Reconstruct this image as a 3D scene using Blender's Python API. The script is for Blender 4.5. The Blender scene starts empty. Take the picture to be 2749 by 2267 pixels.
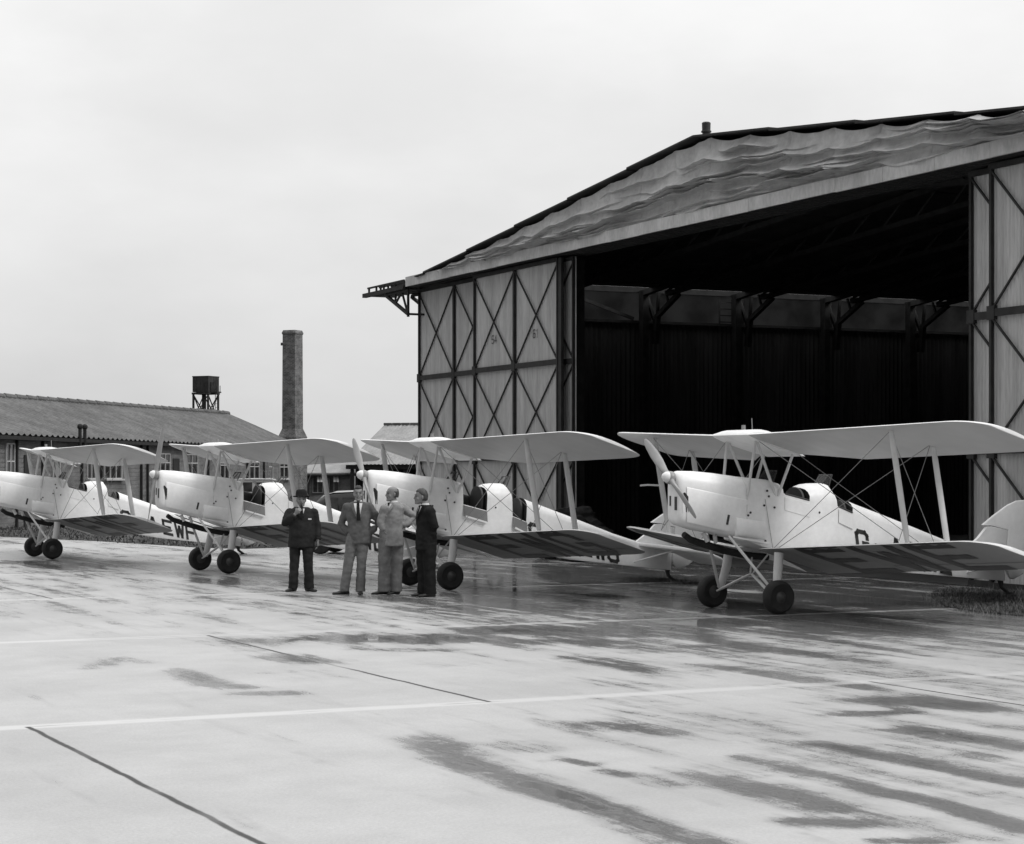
import bpy, bmesh, math, random
from mathutils import Vector, Matrix, noise as mnoise
R = math.radians
S = bpy.context.scene
COL = S.collection
random.seed(7)

# ------------------------------------------------------------------ helpers
class MB:
    def __init__(s): s.v = []; s.f = []; s.m = []; s.cur = 0
    def add(s, vs, fs, m=None):
        o = len(s.v); s.v += [tuple(v) for v in vs]
        for f in fs: s.f.append(tuple(i + o for i in f)); s.m.append(s.cur if m is None else m)
    def box(s, c, h, rot=None, m=None):
        vs = [Vector((x*h[0], y*h[1], z*h[2])) for x in (-1, 1) for y in (-1, 1) for z in (-1, 1)]
        if rot is not None: vs = [rot @ v for v in vs]
        s.add([Vector(c) + v for v in vs], [(0,1,3,2),(4,6,7,5),(0,4,5,1),(2,3,7,6),(0,2,6,4),(1,5,7,3)], m)
    def bar(s, a, b, w, t, up=(0,0,1), m=None):     # rectangular bar from a to b; w across, t along 'up'
        a = Vector(a); b = Vector(b); d = (b-a); L = d.length; d.normalize(); up = Vector(up)
        x = d.cross(up)
        if x.length < 1e-4: x = d.cross(Vector((1,0,0)))
        x.normalize(); z = x.cross(d).normalized()
        rot = Matrix((x, d, z)).transposed()
        s.box((a+b)/2, (w/2, L/2, t/2), rot, m)
    def loft(s, rings, cap=True, m=None, closed=True):
        n = len(rings[0]); vs = [p for r in rings for p in r]; fs = []
        for i in range(len(rings)-1):
            for j in range(n if closed else n-1):
                k = (j+1) % n
                fs.append((i*n+j, i*n+k, (i+1)*n+k, (i+1)*n+j))
        if cap and closed:
            fs.append(tuple(reversed(range(n)))); fs.append(tuple((len(rings)-1)*n+j for j in range(n)))
        s.add(vs, fs, m)
    def tube(s, pts, r, n=8, m=None, flat=1.0, fdir=None, cap=True):
        pts = [Vector(p) for p in pts]; rings = []
        if not isinstance(r, (list, tuple)): r = [r]*len(pts)
        for i, p in enumerate(pts):
            d = (pts[min(i+1, len(pts)-1)] - pts[max(i-1, 0)]).normalized()
            a = Vector(fdir) if fdir is not None else (Vector((0,0,1)) if abs(d.z) < .9 else Vector((1,0,0)))
            a = (a - d*a.dot(d)).normalized(); b = d.cross(a)
            rings.append([p + a*(r[i]*math.cos(2*math.pi*j/n)) + b*(r[i]*flat*math.sin(2*math.pi*j/n)) for j in range(n)])
        s.loft(rings, cap, m)
    def lathe(s, c, axis, prof, n=24, m=None):       # prof: (r, h) along the axis
        ax = Vector(axis).normalized(); a = ax.orthogonal().normalized(); b = ax.cross(a); c = Vector(c)
        s.loft([[c + ax*h + (a*math.cos(2*math.pi*j/n) + b*math.sin(2*math.pi*j/n))*max(r, 1e-4) for j in range(n)] for r, h in prof], True, m)
    def ball(s, c, r, n=10, m=None):
        r = (r, r, r) if not isinstance(r, (list, tuple)) else r; c = Vector(c)
        s.loft([[c + Vector((r[0]*math.sin(t)*math.cos(2*math.pi*j/n), r[1]*math.sin(t)*math.sin(2*math.pi*j/n), r[2]*math.cos(t))) for j in range(n)]
                for t in [math.pi*(.02+.96*i/(n//2+1)) for i in range(n//2+2)]], True, m)
    def poly(s, pts, ext, m=None):                   # flat polygon extruded by vector ext
        n = len(pts); e = Vector(ext); a = [Vector(p) for p in pts]
        s.add(a + [p+e for p in a], [tuple(range(n)), tuple(reversed(range(n, 2*n)))] + [(i, i+n, (i+1) % n+n, (i+1) % n) for i in range(n)], m)
    def mesh(s, name, mats, smooth=False, ang=40):
        me = bpy.data.meshes.new(name); me.from_pydata(s.v, [], s.f)
        for m in (mats if isinstance(mats, (list, tuple)) else [mats]): me.materials.append(m)
        bm = bmesh.new(); bm.from_mesh(me)
        for i, f in enumerate(bm.faces): f.material_index = s.m[i]
        bmesh.ops.recalc_face_normals(bm, faces=bm.faces)
        if smooth:
            for f in bm.faces: f.smooth = True
            for e in bm.edges:
                if len(e.link_faces) == 2 and e.calc_face_angle(0) > R(ang): e.smooth = False
        bm.to_mesh(me); bm.free(); return me

def link(name, me, parent=None, loc=None):
    o = bpy.data.objects.new(name, me); COL.objects.link(o)
    if parent is not None: o.parent = parent
    if loc is not None: o.location = loc
    return o
def tag(o, label=None, cat=None, group=None, kind=None):
    if label: o['label'] = label
    if cat: o['category'] = cat
    if group: o['group'] = group
    if kind: o['kind'] = kind
    return o
def thing(name, label, cat, loc=(0,0,0), rz=0, group=None):
    o = link(name, None, None, loc); o.rotation_euler = (0, 0, rz); o.empty_display_size = .3
    return tag(o, label, cat, group)
_cache = {}
def part(name, parent, fn, mats, smooth=False, key=None, ang=40):
    if key is not None and key in _cache: return link(name, _cache[key], parent)
    b = MB(); fn(b); me = b.mesh(name, mats, smooth, ang)
    if key is not None: _cache[key] = me
    return link(name, me, parent)
def remesh(mb, name, mats, voxel, smooth=2, wrinkle=0, wscale=6., seed=0):
    me = mb.mesh(name, mats); o = bpy.data.objects.new(name+'_tmp', me); COL.objects.link(o)
    m = o.modifiers.new('r', 'REMESH'); m.mode = 'VOXEL'; m.voxel_size = voxel
    if smooth: k = o.modifiers.new('s', 'SMOOTH'); k.iterations = smooth; k.factor = .5
    dg = bpy.context.evaluated_depsgraph_get(); ev = o.evaluated_get(dg)
    out = bpy.data.meshes.new_from_object(ev); out.name = name
    bpy.data.objects.remove(o); bpy.data.meshes.remove(me)
    if wrinkle:
        ns = [v.normal.copy() for v in out.vertices]
        for v, nn in zip(out.vertices, ns):
            c = v.co
            d = mnoise.noise(Vector((c.x*wscale+seed, c.y*wscale, c.z*wscale*1.7))) + .5*mnoise.noise(Vector((c.x*wscale*2.3, c.y*wscale*2.3+seed, c.z*wscale*3.5)))
            v.co = c + nn*d*wrinkle
    for p in out.polygons: p.use_smooth = True
    if not out.materials:
        for m in (mats if isinstance(mats, (list, tuple)) else [mats]): out.materials.append(m)
    return out

# ------------------------------------------------------------------ materials
class NT:
    def __init__(s, nt): s.nt = nt; s.n = nt.nodes; s.l = nt.links
    def new(s, t, **k):
        n = s.n.new(t)
        for a, b in k.items(): setattr(n, a, b)
        return n
    def put(s, sock, v):
        if isinstance(v, bpy.types.NodeSocket): s.l.new(v, sock)
        elif v is not None:
            if sock.type == 'RGBA' and not isinstance(v, (tuple, list)): v = (v, v, v, 1)
            sock.default_value = v
    def m(s, op, a, b=None, c=None, clamp=False):
        n = s.new('ShaderNodeMath', operation=op, use_clamp=clamp)
        for i, v in enumerate((a, b, c)):
            if v is not None: s.put(n.inputs[i], v)
        return n.outputs[0]
    def ss(s, v, a, b, lo=0., hi=1.):
        n = s.new('ShaderNodeMapRange', interpolation_type='SMOOTHSTEP')
        s.put(n.inputs['Value'], v); s.put(n.inputs['From Min'], a); s.put(n.inputs['From Max'], b)
        s.put(n.inputs['To Min'], lo); s.put(n.inputs['To Max'], hi); return n.outputs[0]
    def mix(s, f, a, b):
        n = s.new('ShaderNodeMix', data_type='FLOAT'); s.put(n.inputs[0], f); s.put(n.inputs[2], a); s.put(n.inputs[3], b); return n.outputs[0]
    def noise(s, vec, scale, detail=4., rough=.55):
        n = s.new('ShaderNodeTexNoise'); s.put(n.inputs['Vector'], vec); s.put(n.inputs['Scale'], scale)
        n.inputs['Detail'].default_value = detail; n.inputs['Roughness'].default_value = rough; return n.outputs[0]
    def mapv(s, vec, scale=(1,1,1), rot=(0,0,0), loc=(0,0,0)):
        n = s.new('ShaderNodeMapping'); s.l.new(vec, n.inputs[0]); n.inputs['Scale'].default_value = scale
        n.inputs['Rotation'].default_value = rot; n.inputs['Location'].default_value = loc; return n.outputs[0]
    def sep(s, v):
        n = s.new('ShaderNodeSeparateXYZ'); s.l.new(v, n.inputs[0]); return n.outputs
    def comb(s, x, y, z):
        n = s.new('ShaderNodeCombineXYZ')
        for i, v in enumerate((x, y, z)): s.put(n.inputs[i], v)
        return n.outputs[0]
    def bump(s, h, dist, strength=1.):
        n = s.new('ShaderNodeBump'); s.l.new(h, n.inputs['Height']); n.inputs['Distance'].default_value = dist
        n.inputs['Strength'].default_value = strength; return n.outputs[0]
    def grey(s, v):
        n = s.new('ShaderNodeCombineColor'); [s.l.new(v, n.inputs[i]) for i in range(3)]; return n.outputs[0]

def mat(name, val, rough=.6, var=.15, scale=3., spec=.4, bump=0., bscale=40., stretch=(1,1,1), metal=0., fine=0.):
    m = bpy.data.materials.new(name); m.use_nodes = True; t = NT(m.node_tree)
    p = t.n['Principled BSDF']; tc = t.new('ShaderNodeTexCoord').outputs['Object']
    v = t.mapv(tc, stretch)
    k = t.noise(v, scale, 6., .6)
    f = t.ss(k, .3, .7, 1-var, 1+var)
    if fine:
        k2 = t.noise(v, scale*9, 3., .6); f = t.m('MULTIPLY', f, t.ss(k2, .3, .7, 1-fine, 1+fine))
    t.l.new(t.grey(t.m('MULTIPLY', f, val)), p.inputs['Base Color'])
    p.inputs['Roughness'].default_value = rough; p.inputs['Specular IOR Level'].default_value = spec; p.inputs['Metallic'].default_value = metal
    if bump: t.l.new(t.bump(t.noise(v, bscale, 4.), bump), p.inputs['Normal'])
    return m

M = {}
M['paint'] = mat('white_paint', .76, .38, .07, 1.6, .4, fine=.03)
M['fabric'] = mat('doped_fabric', .74, .45, .06, 1.2, .35, fine=.03)
M['under'] = mat('underside_painted_shade', .24, .5, .06, 1.2, .3)  # shade below the lower wings put into the colour of the fabric
M['under2'] = mat('underside_painted_shade_pale', .42, .5, .06, 1.2, .3)  # weaker painted shade for the undersides of the upper wings
M['strut'] = mat('strut_paint', .56, .45, .08, 3.)
M['prop'] = mat('propeller_paint', .27, .35, .1, 4.)
M['letter'] = mat('black_lettering', .028, .5, .2, 5.)
M['tyre'] = mat('tyre_rubber', .018, .75, .3, 8., .3)
M['hub'] = mat('wheel_disc', .04, .5, .2, 8.)
M['dark'] = mat('dark_metal', .03, .5, .3, 6.)
M['cockpit'] = mat('cockpit_interior', .025, .8, .3, 5., .2)
M['leather'] = mat('dark_leather', .03, .6, .2, 6.)
M['doorpanel'] = mat('cockpit_door_inside', .16, .6, .15, 4.)
M['wire'] = mat('wire_steel', .22, .4, .1, 4.)
M['corr'] = mat('corrugated_sheet', .37, .55, .16, 1.3, .35, stretch=(3., 3., .25), fine=.1)
M['frame'] = mat('door_framing', .022, .7, .3, 4., .2)
M['fascia'] = mat('fascia_sheet', .42, .6, .15, 1.5, .3, stretch=(1,1,.4), fine=.1)
M['canvas'] = mat('gable_canvas', .38, .9, .16, .9, .1, bump=.004, bscale=60., fine=.08)
M['roofdark'] = mat('roof_sheet_dark', .03, .75, .3, 2., .2)
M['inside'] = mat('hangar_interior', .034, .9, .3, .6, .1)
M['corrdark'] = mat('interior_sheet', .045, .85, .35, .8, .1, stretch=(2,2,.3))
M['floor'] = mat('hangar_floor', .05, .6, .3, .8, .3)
M['hutroof'] = mat('hut_roof_sheet', .105, .8, .2, .7, .2, fine=.18)
M['shedroof'] = mat('shed_roof_sheet', .25, .8, .15, 1.2, .2, fine=.12)
M['hutwall'] = mat('hut_boarding', .17, .85, .25, 1.2, .2, stretch=(1,1,3), fine=.2)
M['lightwall'] = mat('painted_wall', .34, .85, .2, 1.5, .2, fine=.15)
M['whitewood'] = mat('white_joinery', .4, .6, .1, 3.)
M['steeldark'] = mat('water_tank_steel', .035, .7, .3, 2., .25)
M['carbody'] = mat('car_paint_dark', .035, .25, .1, 2., .5)
M['carlight'] = mat('van_paint_roof_sheen', .4, .45, .1, 2., .4)
M['chrome'] = mat('dull_chrome', .5, .3, .1, 3., .5, metal=.8)
M['soil'] = mat('ground_soil', .05, .95, .4, .3, .1, fine=.2)
M['skin'] = mat('skin', .205, .55, .08, 10., .35)
M['hair'] = mat('dark_hair', .02, .6, .3, 30.)
M['hairgrey'] = mat('greying_hair', .045, .65, .3, 30.)
M['hairmid'] = mat('brown_hair', .05, .6, .3, 30.)
M['suitdark'] = mat('dark_suit_cloth', .024, .9, .25, 9., .15, bump=.003, bscale=30.)
M['suitblack'] = mat('navy_suit_cloth', .014, .9, .25, 9., .15, bump=.003, bscale=30.)
M['suitgrey'] = mat('grey_suit_cloth', .105, .9, .2, 9., .15, bump=.003, bscale=30.)
M['trgrey'] = mat('grey_flannel', .15, .9, .2, 9., .15, bump=.003, bscale=30.)
M['suitlight'] = mat('light_suit_cloth', .24, .9, .18, 9., .15, bump=.003, bscale=30.)
M['trlight'] = mat('light_flannel', .165, .9, .2, 9., .15, bump=.003, bscale=30.)
M['shirt'] = mat('white_shirt', .65, .8, .06, 6.)
M['shoe'] = mat('dark_shoe', .02, .4, .2, 9.)
M['felt'] = mat('dark_felt', .018, .9, .2, 12., .1)

def brick_mat():
    m = bpy.data.materials.new('chimney_brick'); m.use_nodes = True; t = NT(m.node_tree); p = t.n['Principled BSDF']
    g = t.new('ShaderNodeTexCoord').outputs['Object']; s = t.sep(g)
    b = t.new('ShaderNodeTexBrick'); t.l.new(t.comb(t.m('ADD', s[0], s[1]), s[2], 0.), b.inputs['Vector'])
    b.inputs['Scale'].default_value = 1.; b.inputs['Brick Width'].default_value = .23; b.inputs['Row Height'].default_value = .078; b.inputs['Mortar Size'].default_value = .012
    b.inputs['Color1'].default_value = (.05,)*3+(1,); b.inputs['Color2'].default_value = (.12,)*3+(1,); b.inputs['Mortar'].default_value = (.17,)*3+(1,)
    bw = t.new('ShaderNodeRGBToBW'); t.l.new(b.outputs['Color'], bw.inputs[0])
    k = t.m('MULTIPLY', bw.outputs[0], t.ss(t.noise(g, 2.2, 8., .75), .3, .7, .5, 1.6))
    t.l.new(t.grey(k), p.inputs['Base Color']); p.inputs['Roughness'].default_value = .9
    return m
M['brick'] = brick_mat()
def glass_mat(name, val, trans):
    m = bpy.data.materials.new(name); m.use_nodes = True; t = NT(m.node_tree); p = t.n['Principled BSDF']
    p.inputs['Base Color'].default_value = (val,)*3+(1,); p.inputs['Roughness'].default_value = .06
    if trans:
        tr = t.new('ShaderNodeBsdfTransparent'); tr.inputs[0].default_value = (.85,)*3+(1,); mx = t.new('ShaderNodeMixShader')
        mx.inputs[0].default_value = .25; t.l.new(tr.outputs[0], mx.inputs[1]); t.l.new(p.outputs[0], mx.inputs[2])
        t.l.new(mx.outputs[0], t.n['Material Output'].inputs[0])
    else:
        k = t.noise(t.new('ShaderNodeTexCoord').outputs['Object'], 3., 3.)
        t.l.new(t.grey(t.ss(k, .3, .7, val*.5, val*1.6)), p.inputs['Base Color'])
    return m
M['glass'] = glass_mat('window_glass_dark', .03, False)
M['screen'] = glass_mat('windscreen_glass', .1, True)
def dirty_glass():
    m = bpy.data.materials.new('grimy_skylight_glass'); m.use_nodes = True; t = NT(m.node_tree)
    tr = t.new('ShaderNodeBsdfTranslucent'); k = t.noise(t.new('ShaderNodeTexCoord').outputs['Object'], 1.2, 5.)
    t.l.new(t.grey(t.ss(k, .3, .7, .10, .16)), tr.inputs[0]); t.l.new(tr.outputs[0], t.n['Material Output'].inputs[0]); return m
M['grime'] = dirty_glass()
def grass_mat():
    m = bpy.data.materials.new('grass_blades'); m.use_nodes = True; t = NT(m.node_tree); p = t.n['Principled BSDF']
    g = t.new('ShaderNodeNewGeometry'); k = t.noise(t.new('ShaderNodeTexCoord').outputs['Object'], 1.1, 5.)
    v = t.m('MULTIPLY', t.ss(g.outputs['Random Per Island'], 0., 1., .03, .15), t.ss(k, .35, .65, .55, 1.35))
    t.l.new(t.grey(v), p.inputs['Base Color']); p.inputs['Roughness'].default_value = .6; p.inputs['Specular IOR Level'].default_value = .2
    return m
M['grass'] = grass_mat()

# ------------------------------------------------------------------ camera, sky, sun
CF, CH, CX, CHZ = 5474.75, 1.9784, 1374.5, 1273.64
def at(px, py, Y): return Vector(((px-CX)/CF*Y, Y, CH-(py-CHZ)/CF*Y))
cam = bpy.data.cameras.new('camera'); co = bpy.data.objects.new('camera', cam); COL.objects.link(co); S.camera = co
co.location = (0, 0, CH); co.rotation_euler = (R(90), 0, 0)
cam.sensor_width = 36; cam.lens = 36*CF/2749; cam.shift_y = (CHZ-1133.5)/2749; cam.clip_end = 6000; cam.clip_start = .1

SUN_EL, SUN_AZ = 42., 115.          # azimuth clockwise from +Y (view direction); light from the right
w = bpy.data.worlds.new('World'); S.world = w; w.use_nodes = True; t = NT(w.node_tree)
bg = t.n['Background']; sky = t.new('ShaderNodeTexSky', sky_type='NISHITA', sun_disc=False)
sky.sun_elevation = R(SUN_EL); sky.sun_rotation = R(SUN_AZ); sky.dust_density = 6.; sky.air_density = 1.5
bw = t.new('ShaderNodeRGBToBW'); t.l.new(sky.outputs[0], bw.inputs[0])
d = t.new('ShaderNodeTexCoord').outputs['Generated']; sx = t.sep(d)
def dot(v): return t.m('ADD', t.m('ADD', t.m('MULTIPLY', sx[0], v[0]), t.m('MULTIPLY', sx[1], v[1])), t.m('MULTIPLY', sx[2], v[2]))
elev = t.ss(sx[2], -.03, .24, 6.6, 9.2)
elev = t.m('ADD', elev, t.ss(sx[2], .24, .85, 0., 11.0))
side = t.ss(dot((.50, .80, .33)), -.75, .62, .40, 1.)     # unseen sky behind the camera dimmed to darken faces turned towards it
cl = t.noise(t.mapv(d, (2.2, 2.2, 5.), (0, 0, .4)), 1.6, 6., .5)
cl2 = t.noise(t.mapv(d, (5, 5, 11.), (0, .1, .4)), 2.2, 5., .55)
cloud = t.m('MULTIPLY', t.m('MULTIPLY', elev, side), t.m('MULTIPLY', t.ss(cl, .32, .68, .93, 1.07), t.ss(cl2, .3, .7, .98, 1.02)))
mixv = t.m('ADD', t.m('MULTIPLY', bw.outputs[0], .06), t.m('MULTIPLY', cloud, .97))
t.l.new(t.grey(mixv), bg.inputs[0]); bg.inputs[1].default_value = .1
sl = bpy.data.lights.new('sun', 'SUN'); sl.energy = 1.3; sl.angle = R(16); sl.color = (1., .99, .98)
so = bpy.data.objects.new('sun', sl); COL.objects.link(so)
sd = Vector((math.sin(R(SUN_AZ))*math.cos(R(SUN_EL)), math.cos(R(SUN_AZ))*math.cos(R(SUN_EL)), math.sin(R(SUN_EL))))
so.rotation_euler = sd.to_track_quat('Z', 'Y').to_euler(); so.location = (20, -10, 30)
S.view_settings.view_transform = 'Standard'; S.view_settings.look = 'None'; S.view_settings.exposure = 0; S.view_settings.gamma = 1

# ------------------------------------------------------------------ ground
def gpt(px, py): return at(px, py, CF*CH/(py-CHZ))
def quad_sheet(name, pts, z, m, kind='structure'):
    b = MB(); b.add([(p[0], p[1], z) for p in pts], [tuple(range(len(pts)))]); o = link(name, b.mesh(name, m)); return tag(o, kind=kind)
quad_sheet('ground', [(-3000,-500),(3000,-500),(3000,5000),(-3000,5000)], -.03, M['soil'])

def apron_mat():
    m = bpy.data.materials.new('wet_concrete'); m.use_nodes = True; t = NT(m.node_tree); p = t.n['Principled BSDF']
    g = t.new('ShaderNodeNewGeometry').outputs['Position']; s = t.sep(g); x, y = s[0], s[1]
    P = t.m('ADD', t.m('MULTIPLY', x, .900), t.m('MULTIPLY', y, .436))
    Q = t.m('SUBTRACT', t.m('MULTIPLY', y, .900), t.m('MULTIPLY', x, .436))
    pq = t.comb(P, Q, 0.)
    at_ = t.new('ShaderNodeAttribute', attribute_name='wet').outputs['Fac']
    st = t.noise(t.mapv(pq, (1.15, .15, 1)), 1., 10., .68)           # broom-like streaks across the slabs
    st2 = t.noise(t.mapv(pq, (3.6, .5, 1)), 1., 9., .68)
    pn = t.noise(pq, 2.4, 10., .7)
    st3 = t.noise(t.mapv(pq, (2.6, .11, 1), (0,0,0), (1.3,7.2,0)), 1., 9., .7)
    fine = t.noise(pq, 45., 4., .7); mid = t.noise(pq, .5, 5., .6)
    patch = t.noise(t.mapv(pq, (1.7, .45, 1), (0,0,0), (5.1,2.2,0)), 1., 5., .6)
    w = t.m('ADD', t.m('MULTIPLY', at_, t.ss(patch, .30, .68, .62, 1.25)), t.m('MULTIPLY', t.m('SUBTRACT', st, .5), .9))
    w = t.m('ADD', w, t.m('MULTIPLY', t.m('SUBTRACT', st2, .5), .75))
    w = t.m('ADD', w, t.m('MULTIPLY', t.m('SUBTRACT', st3, .5), .85))
    w = t.m('ADD', w, t.m('MULTIPLY', t.m('SUBTRACT', pn, .5), .70))
    w = t.m('ADD', w, t.m('MULTIPLY', t.m('SUBTRACT', fine, .5), .5))
    wet = t.ss(w, .40, .74)
    damp = t.ss(w, .12, .52)
    # joints
    q0 = t.m('SUBTRACT', Q, 16.03)
    wob = t.m('MULTIPLY', t.m('SUBTRACT', t.noise(pq, 1.7, 4.), .5), .05)
    dq = t.m('PINGPONG', t.m('ADD', q0, wob), 4.07)
    row = t.m('FLOOR', t.m('DIVIDE', q0, 8.14))
    dp = t.m('PINGPONG', t.m('SUBTRACT', t.m('ADD', P, wob), t.m('ADD', 7.55, t.m('MULTIPLY', row, 4.))), 4.)
    gap = t.noise(t.mapv(pq, (.45, .45, 1), (0,0,0), (3.3, 1.7, 0)), 1., 3.)
    jc = t.m('MULTIPLY', t.ss(dp, .012, .034, 1., 0.), t.ss(gap, .34, .5, .35, 1.))
    jl = t.m('MULTIPLY', t.ss(dq, .008, .026, 1., 0.), t.ss(gap, .50, .62, 0., .8))
    band = t.m('MULTIPLY', t.ss(t.m('ADD', dq, t.m('MULTIPLY', t.m('SUBTRACT', mid, .5), .1)), .06, .18, 1., 0.), t.ss(P, 3., 14., 1., .45))
    base = t.m('MULTIPLY', t.ss(mid, .3, .7, .32, .39), t.m('MULTIPLY', t.ss(fine, .25, .75, .86, 1.12), t.ss(t.noise(pq, 160., 3., .7), .3, .7, .90, 1.10)))
    base = t.m('MULTIPLY', base, t.ss(pn, .3, .7, .95, 1.05))
    base = t.mix(t.m('MULTIPLY', damp, .8), base, .16)
    base = t.mix(wet, base, .15)
    bandm = t.m('MULTIPLY', band, .85)
    base = t.mix(bandm, base, .5)
    dark = t.m('MAXIMUM', jc, jl)
    base = t.mix(dark, base, .03)
    rough = t.mix(damp, .5, .14); rough = t.mix(wet, rough, .06); rough = t.mix(bandm, rough, .5); rough = t.mix(dark, rough, .8)
    t.l.new(t.grey(base), p.inputs['Base Color']); t.l.new(rough, p.inputs['Roughness'])
    t.l.new(t.mix(wet, 1.55, 1.34), p.inputs['IOR'])
    h = t.m('ADD', t.m('MULTIPLY', fine, .5), t.m('MULTIPLY', t.noise(pq, 9., 4.), 1.))
    h = t.m('MULTIPLY', h, t.m('SUBTRACT', 1., t.m('MAXIMUM', t.m('MULTIPLY', wet, .98), t.m('MULTIPLY', damp, .7))))
    h = t.m('SUBTRACT', h, t.m('MULTIPLY', dark, 1.5))
    t.l.new(t.bump(h, .004), p.inputs['Normal'])
    return m
M['apron'] = apron_mat()

PUD = [  # polylines in pixels of the survey photo -> laid out on the real ground plane; (points, half width m, strength)
 ([(1130,1985),(1250,2050),(1420,2110),(1560,2150),(1760,2220),(1950,2290)], .22, 1.1),
 ([(1615,2072),(1740,2085),(1815,2105)], .12, .7), ([(1874,2085),(2000,2110),(2180,2165)], .22, .9), ([(2147,2205),(2280,2212)], .16, .9),
 ([(1482,2039),(1595,2052)], .12, .6), ([(1628,1946),(1781,1966)], .28, .75), ([(1340,2000),(1400,2015)], .2, .6),
 ([(2200,1999),(2400,2032),(2593,2072),(2749,2105)], .13, .9), ([(1987,2032),(2180,2079),(2347,2125),(2513,2152),(2749,2225)], .12, .85),
 ([(2347,1880),(2413,1883)], .2, .8), ([(2446,1886),(2580,1896)], .3, .8), ([(2220,1919),(2413,1912)], .14, .7), ([(2433,1959),(2600,1982),(2749,2010)], .17, .8),
 ([(2360,2258),(2500,2262)], .1, .9),
 ([(246,1795),(332,1766),(399,1780)], .17, .8), ([(472,1800),(565,1839),(645,1846)], .17, .95), ([(658,1863),(771,1862)], .2, .9),
 ([(758,1720),(858,1716)], .45, .8), ([(924,1715),(998,1718),(1177,1716)], .6, .95), ([(931,1743),(1170,1746)], .3, .65), ([(1100,1786),(1150,1788)], .3, .5),
 ([(752,1766),(865,1776)], .3, .7), ([(752,1806),(831,1820)], .3, .6), ([(1349,1693),(1500,1690),(1748,1700)], .5, .95), ([(1390,1723),(1615,1726)], .5, .7),
 ([(1881,1673),(2100,1670),(2386,1690)], .7, .95), ([(1530,1766),(1790,1814)], .25, .55), ([(1900,1740),(2300,1760)], .4, .5), ([(1950,1790),(2300,1840)], .3, .45),
 ([(1500,1545),(1900,1570)], 1.2, .8), ([(1250,1560),(1420,1580)], .8, .7), ([(1700,1600),(2100,1650)], .6, .55), ([(2150,1600),(2520,1620)], .8, .8), ([(600,1560),(700,1570)], .8, .6), ([(80,1510),(180,1520)], .9, .7), ([(780,1600),(1160,1612)], .25, .35),
]
PUDW = [([gpt(*q) for q in pl], hw, k) for pl, hw, k in PUD]
def wetness(X, Y):
    v = .04
    far = min(1., max(0., (Y-22.)/8.)); right = min(1., max(0., (X/max(Y, 1)+.10)/.12))
    v += far*(.24+.20*right)
    best = 0.
    for pl, hw, k in PUDW:
        for a, b in zip(pl, pl[1:]):
            ux, uy = b.x-a.x, b.y-a.y; L2 = ux*ux+uy*uy
            tt = max(0., min(1., ((X-a.x)*ux+(Y-a.y)*uy)/L2)); dx, dy = X-a.x-ux*tt, Y-a.y-uy*tt
            dd = dx*dx+dy*dy
            if dd < hw*hw*6: best = max(best, k*math.exp(-dd/(hw*hw)*.7))
    near_r = min(1., max(0., (X/max(Y, 1)+.06)/.12))
    near_r *= .09+.11*min(1., max(0., (Y-13.)/4.))*min(1., max(0., (29-Y)/4.))
    return v + near_r + best*(.56 if Y < 26 else .6)*(1-.4*v)
def build_apron():
    # fine grid in front of the camera, coarser outwards
    ys = []; y = 7.
    while y < 70: ys.append(y); y += max(.09, (y-4)*.013)
    ys = [-60., -10., 3.] + ys + [70.]
    us = [-1.4, -.8, -.5, -.36, -.30] + [-.27+.54*i/230 for i in range(231)] + [.30, .36, .5, .8, 1.4]
    b = MB(); vs = []; 
    for y in ys:
        k = max(y, 9.)
        for u in us: vs.append((u*(k+3), y, 0.))
    n = len(us); fs = [(i*n+j, i*n+j+1, (i+1)*n+j+1, (i+1)*n+j) for i in range(len(ys)-1) for j in range(n-1)]
    b.add(vs, fs); me = b.mesh('concrete_apron', M['apron'])
    a = me.attributes.new('wet', 'FLOAT', 'POINT')
    for i, v in enumerate(me.vertices): a.data[i].value = wetness(v.co.x, v.co.y) if v.co.y > 6 and abs(v.co.x) < .3*(v.co.y+3) else .2
    tag(link('concrete_apron', me), kind='structure')
build_apron()

# ------------------------------------------------------------------ hangar
HP0 = Vector((-.557, 54.25, 0)); HD = Vector((.4258, -.9048, 0)); HN = Vector((.9048, .4258, 0))
def hp(t, z, n=0.): return HP0 + HD*t + HN*n + Vector((0, 0, z))
hangar = thing('hangar', 'large corrugated aircraft hangar with canvas gable and half-open sliding doors', 'hangar', hp(10.6, 0))
HO = hangar.location.copy()
def hq(t, z, n=0.): return hp(t, z, n) - HO
def tpx(px, n=0.):
    u = (px-CX)/CF; return (u*(HP0.y+HN.y*n)-HP0.x-HN.x*n)/(HD.x-u*HD.y)
TL, TR, TRIDGE, ZF, ZT, ZRIDGE, DEPTH = -4.67, 25.9, tpx(1860, -.62), 7.34, 7.61, 9.19, 41.
def zroof(t): return ZRIDGE - abs(t-TRIDGE)*.1075
def hbar(b, t0, z0, t1, z1, n, w, th, m=None): b.bar(hq(t0, z0, n), hq(t1, z1, n), w, th, HN, m)
def fascia(b):
    # steel track casing, in sheets with butt joints
    ts = [tpx(1088, -.55) + i*1.54 for i in range(23)]
    for i in range(len(ts)-1):
        dz = random.uniform(-.008, .008)
        b.add([hq(ts[i]+.004, ZF+dz, -.55), hq(ts[i+1]-.004, ZF+dz, -.55), hq(ts[i+1]-.004, ZT+dz, -.55), hq(ts[i]+.004, ZT+dz, -.55),
               hq(ts[i]+.004, ZF+dz, -.50), hq(ts[i+1]-.004, ZF+dz, -.50), hq(ts[i+1]-.004, ZT+dz, -.50), hq(ts[i]+.004, ZT+dz, -.50)],
              [(0,1,2,3),(7,6,5,4),(0,4,5,1),(3,2,6,7),(0,3,7,4),(1,5,6,2)])
part('fascia', hangar, fascia, M['fascia'])
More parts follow.
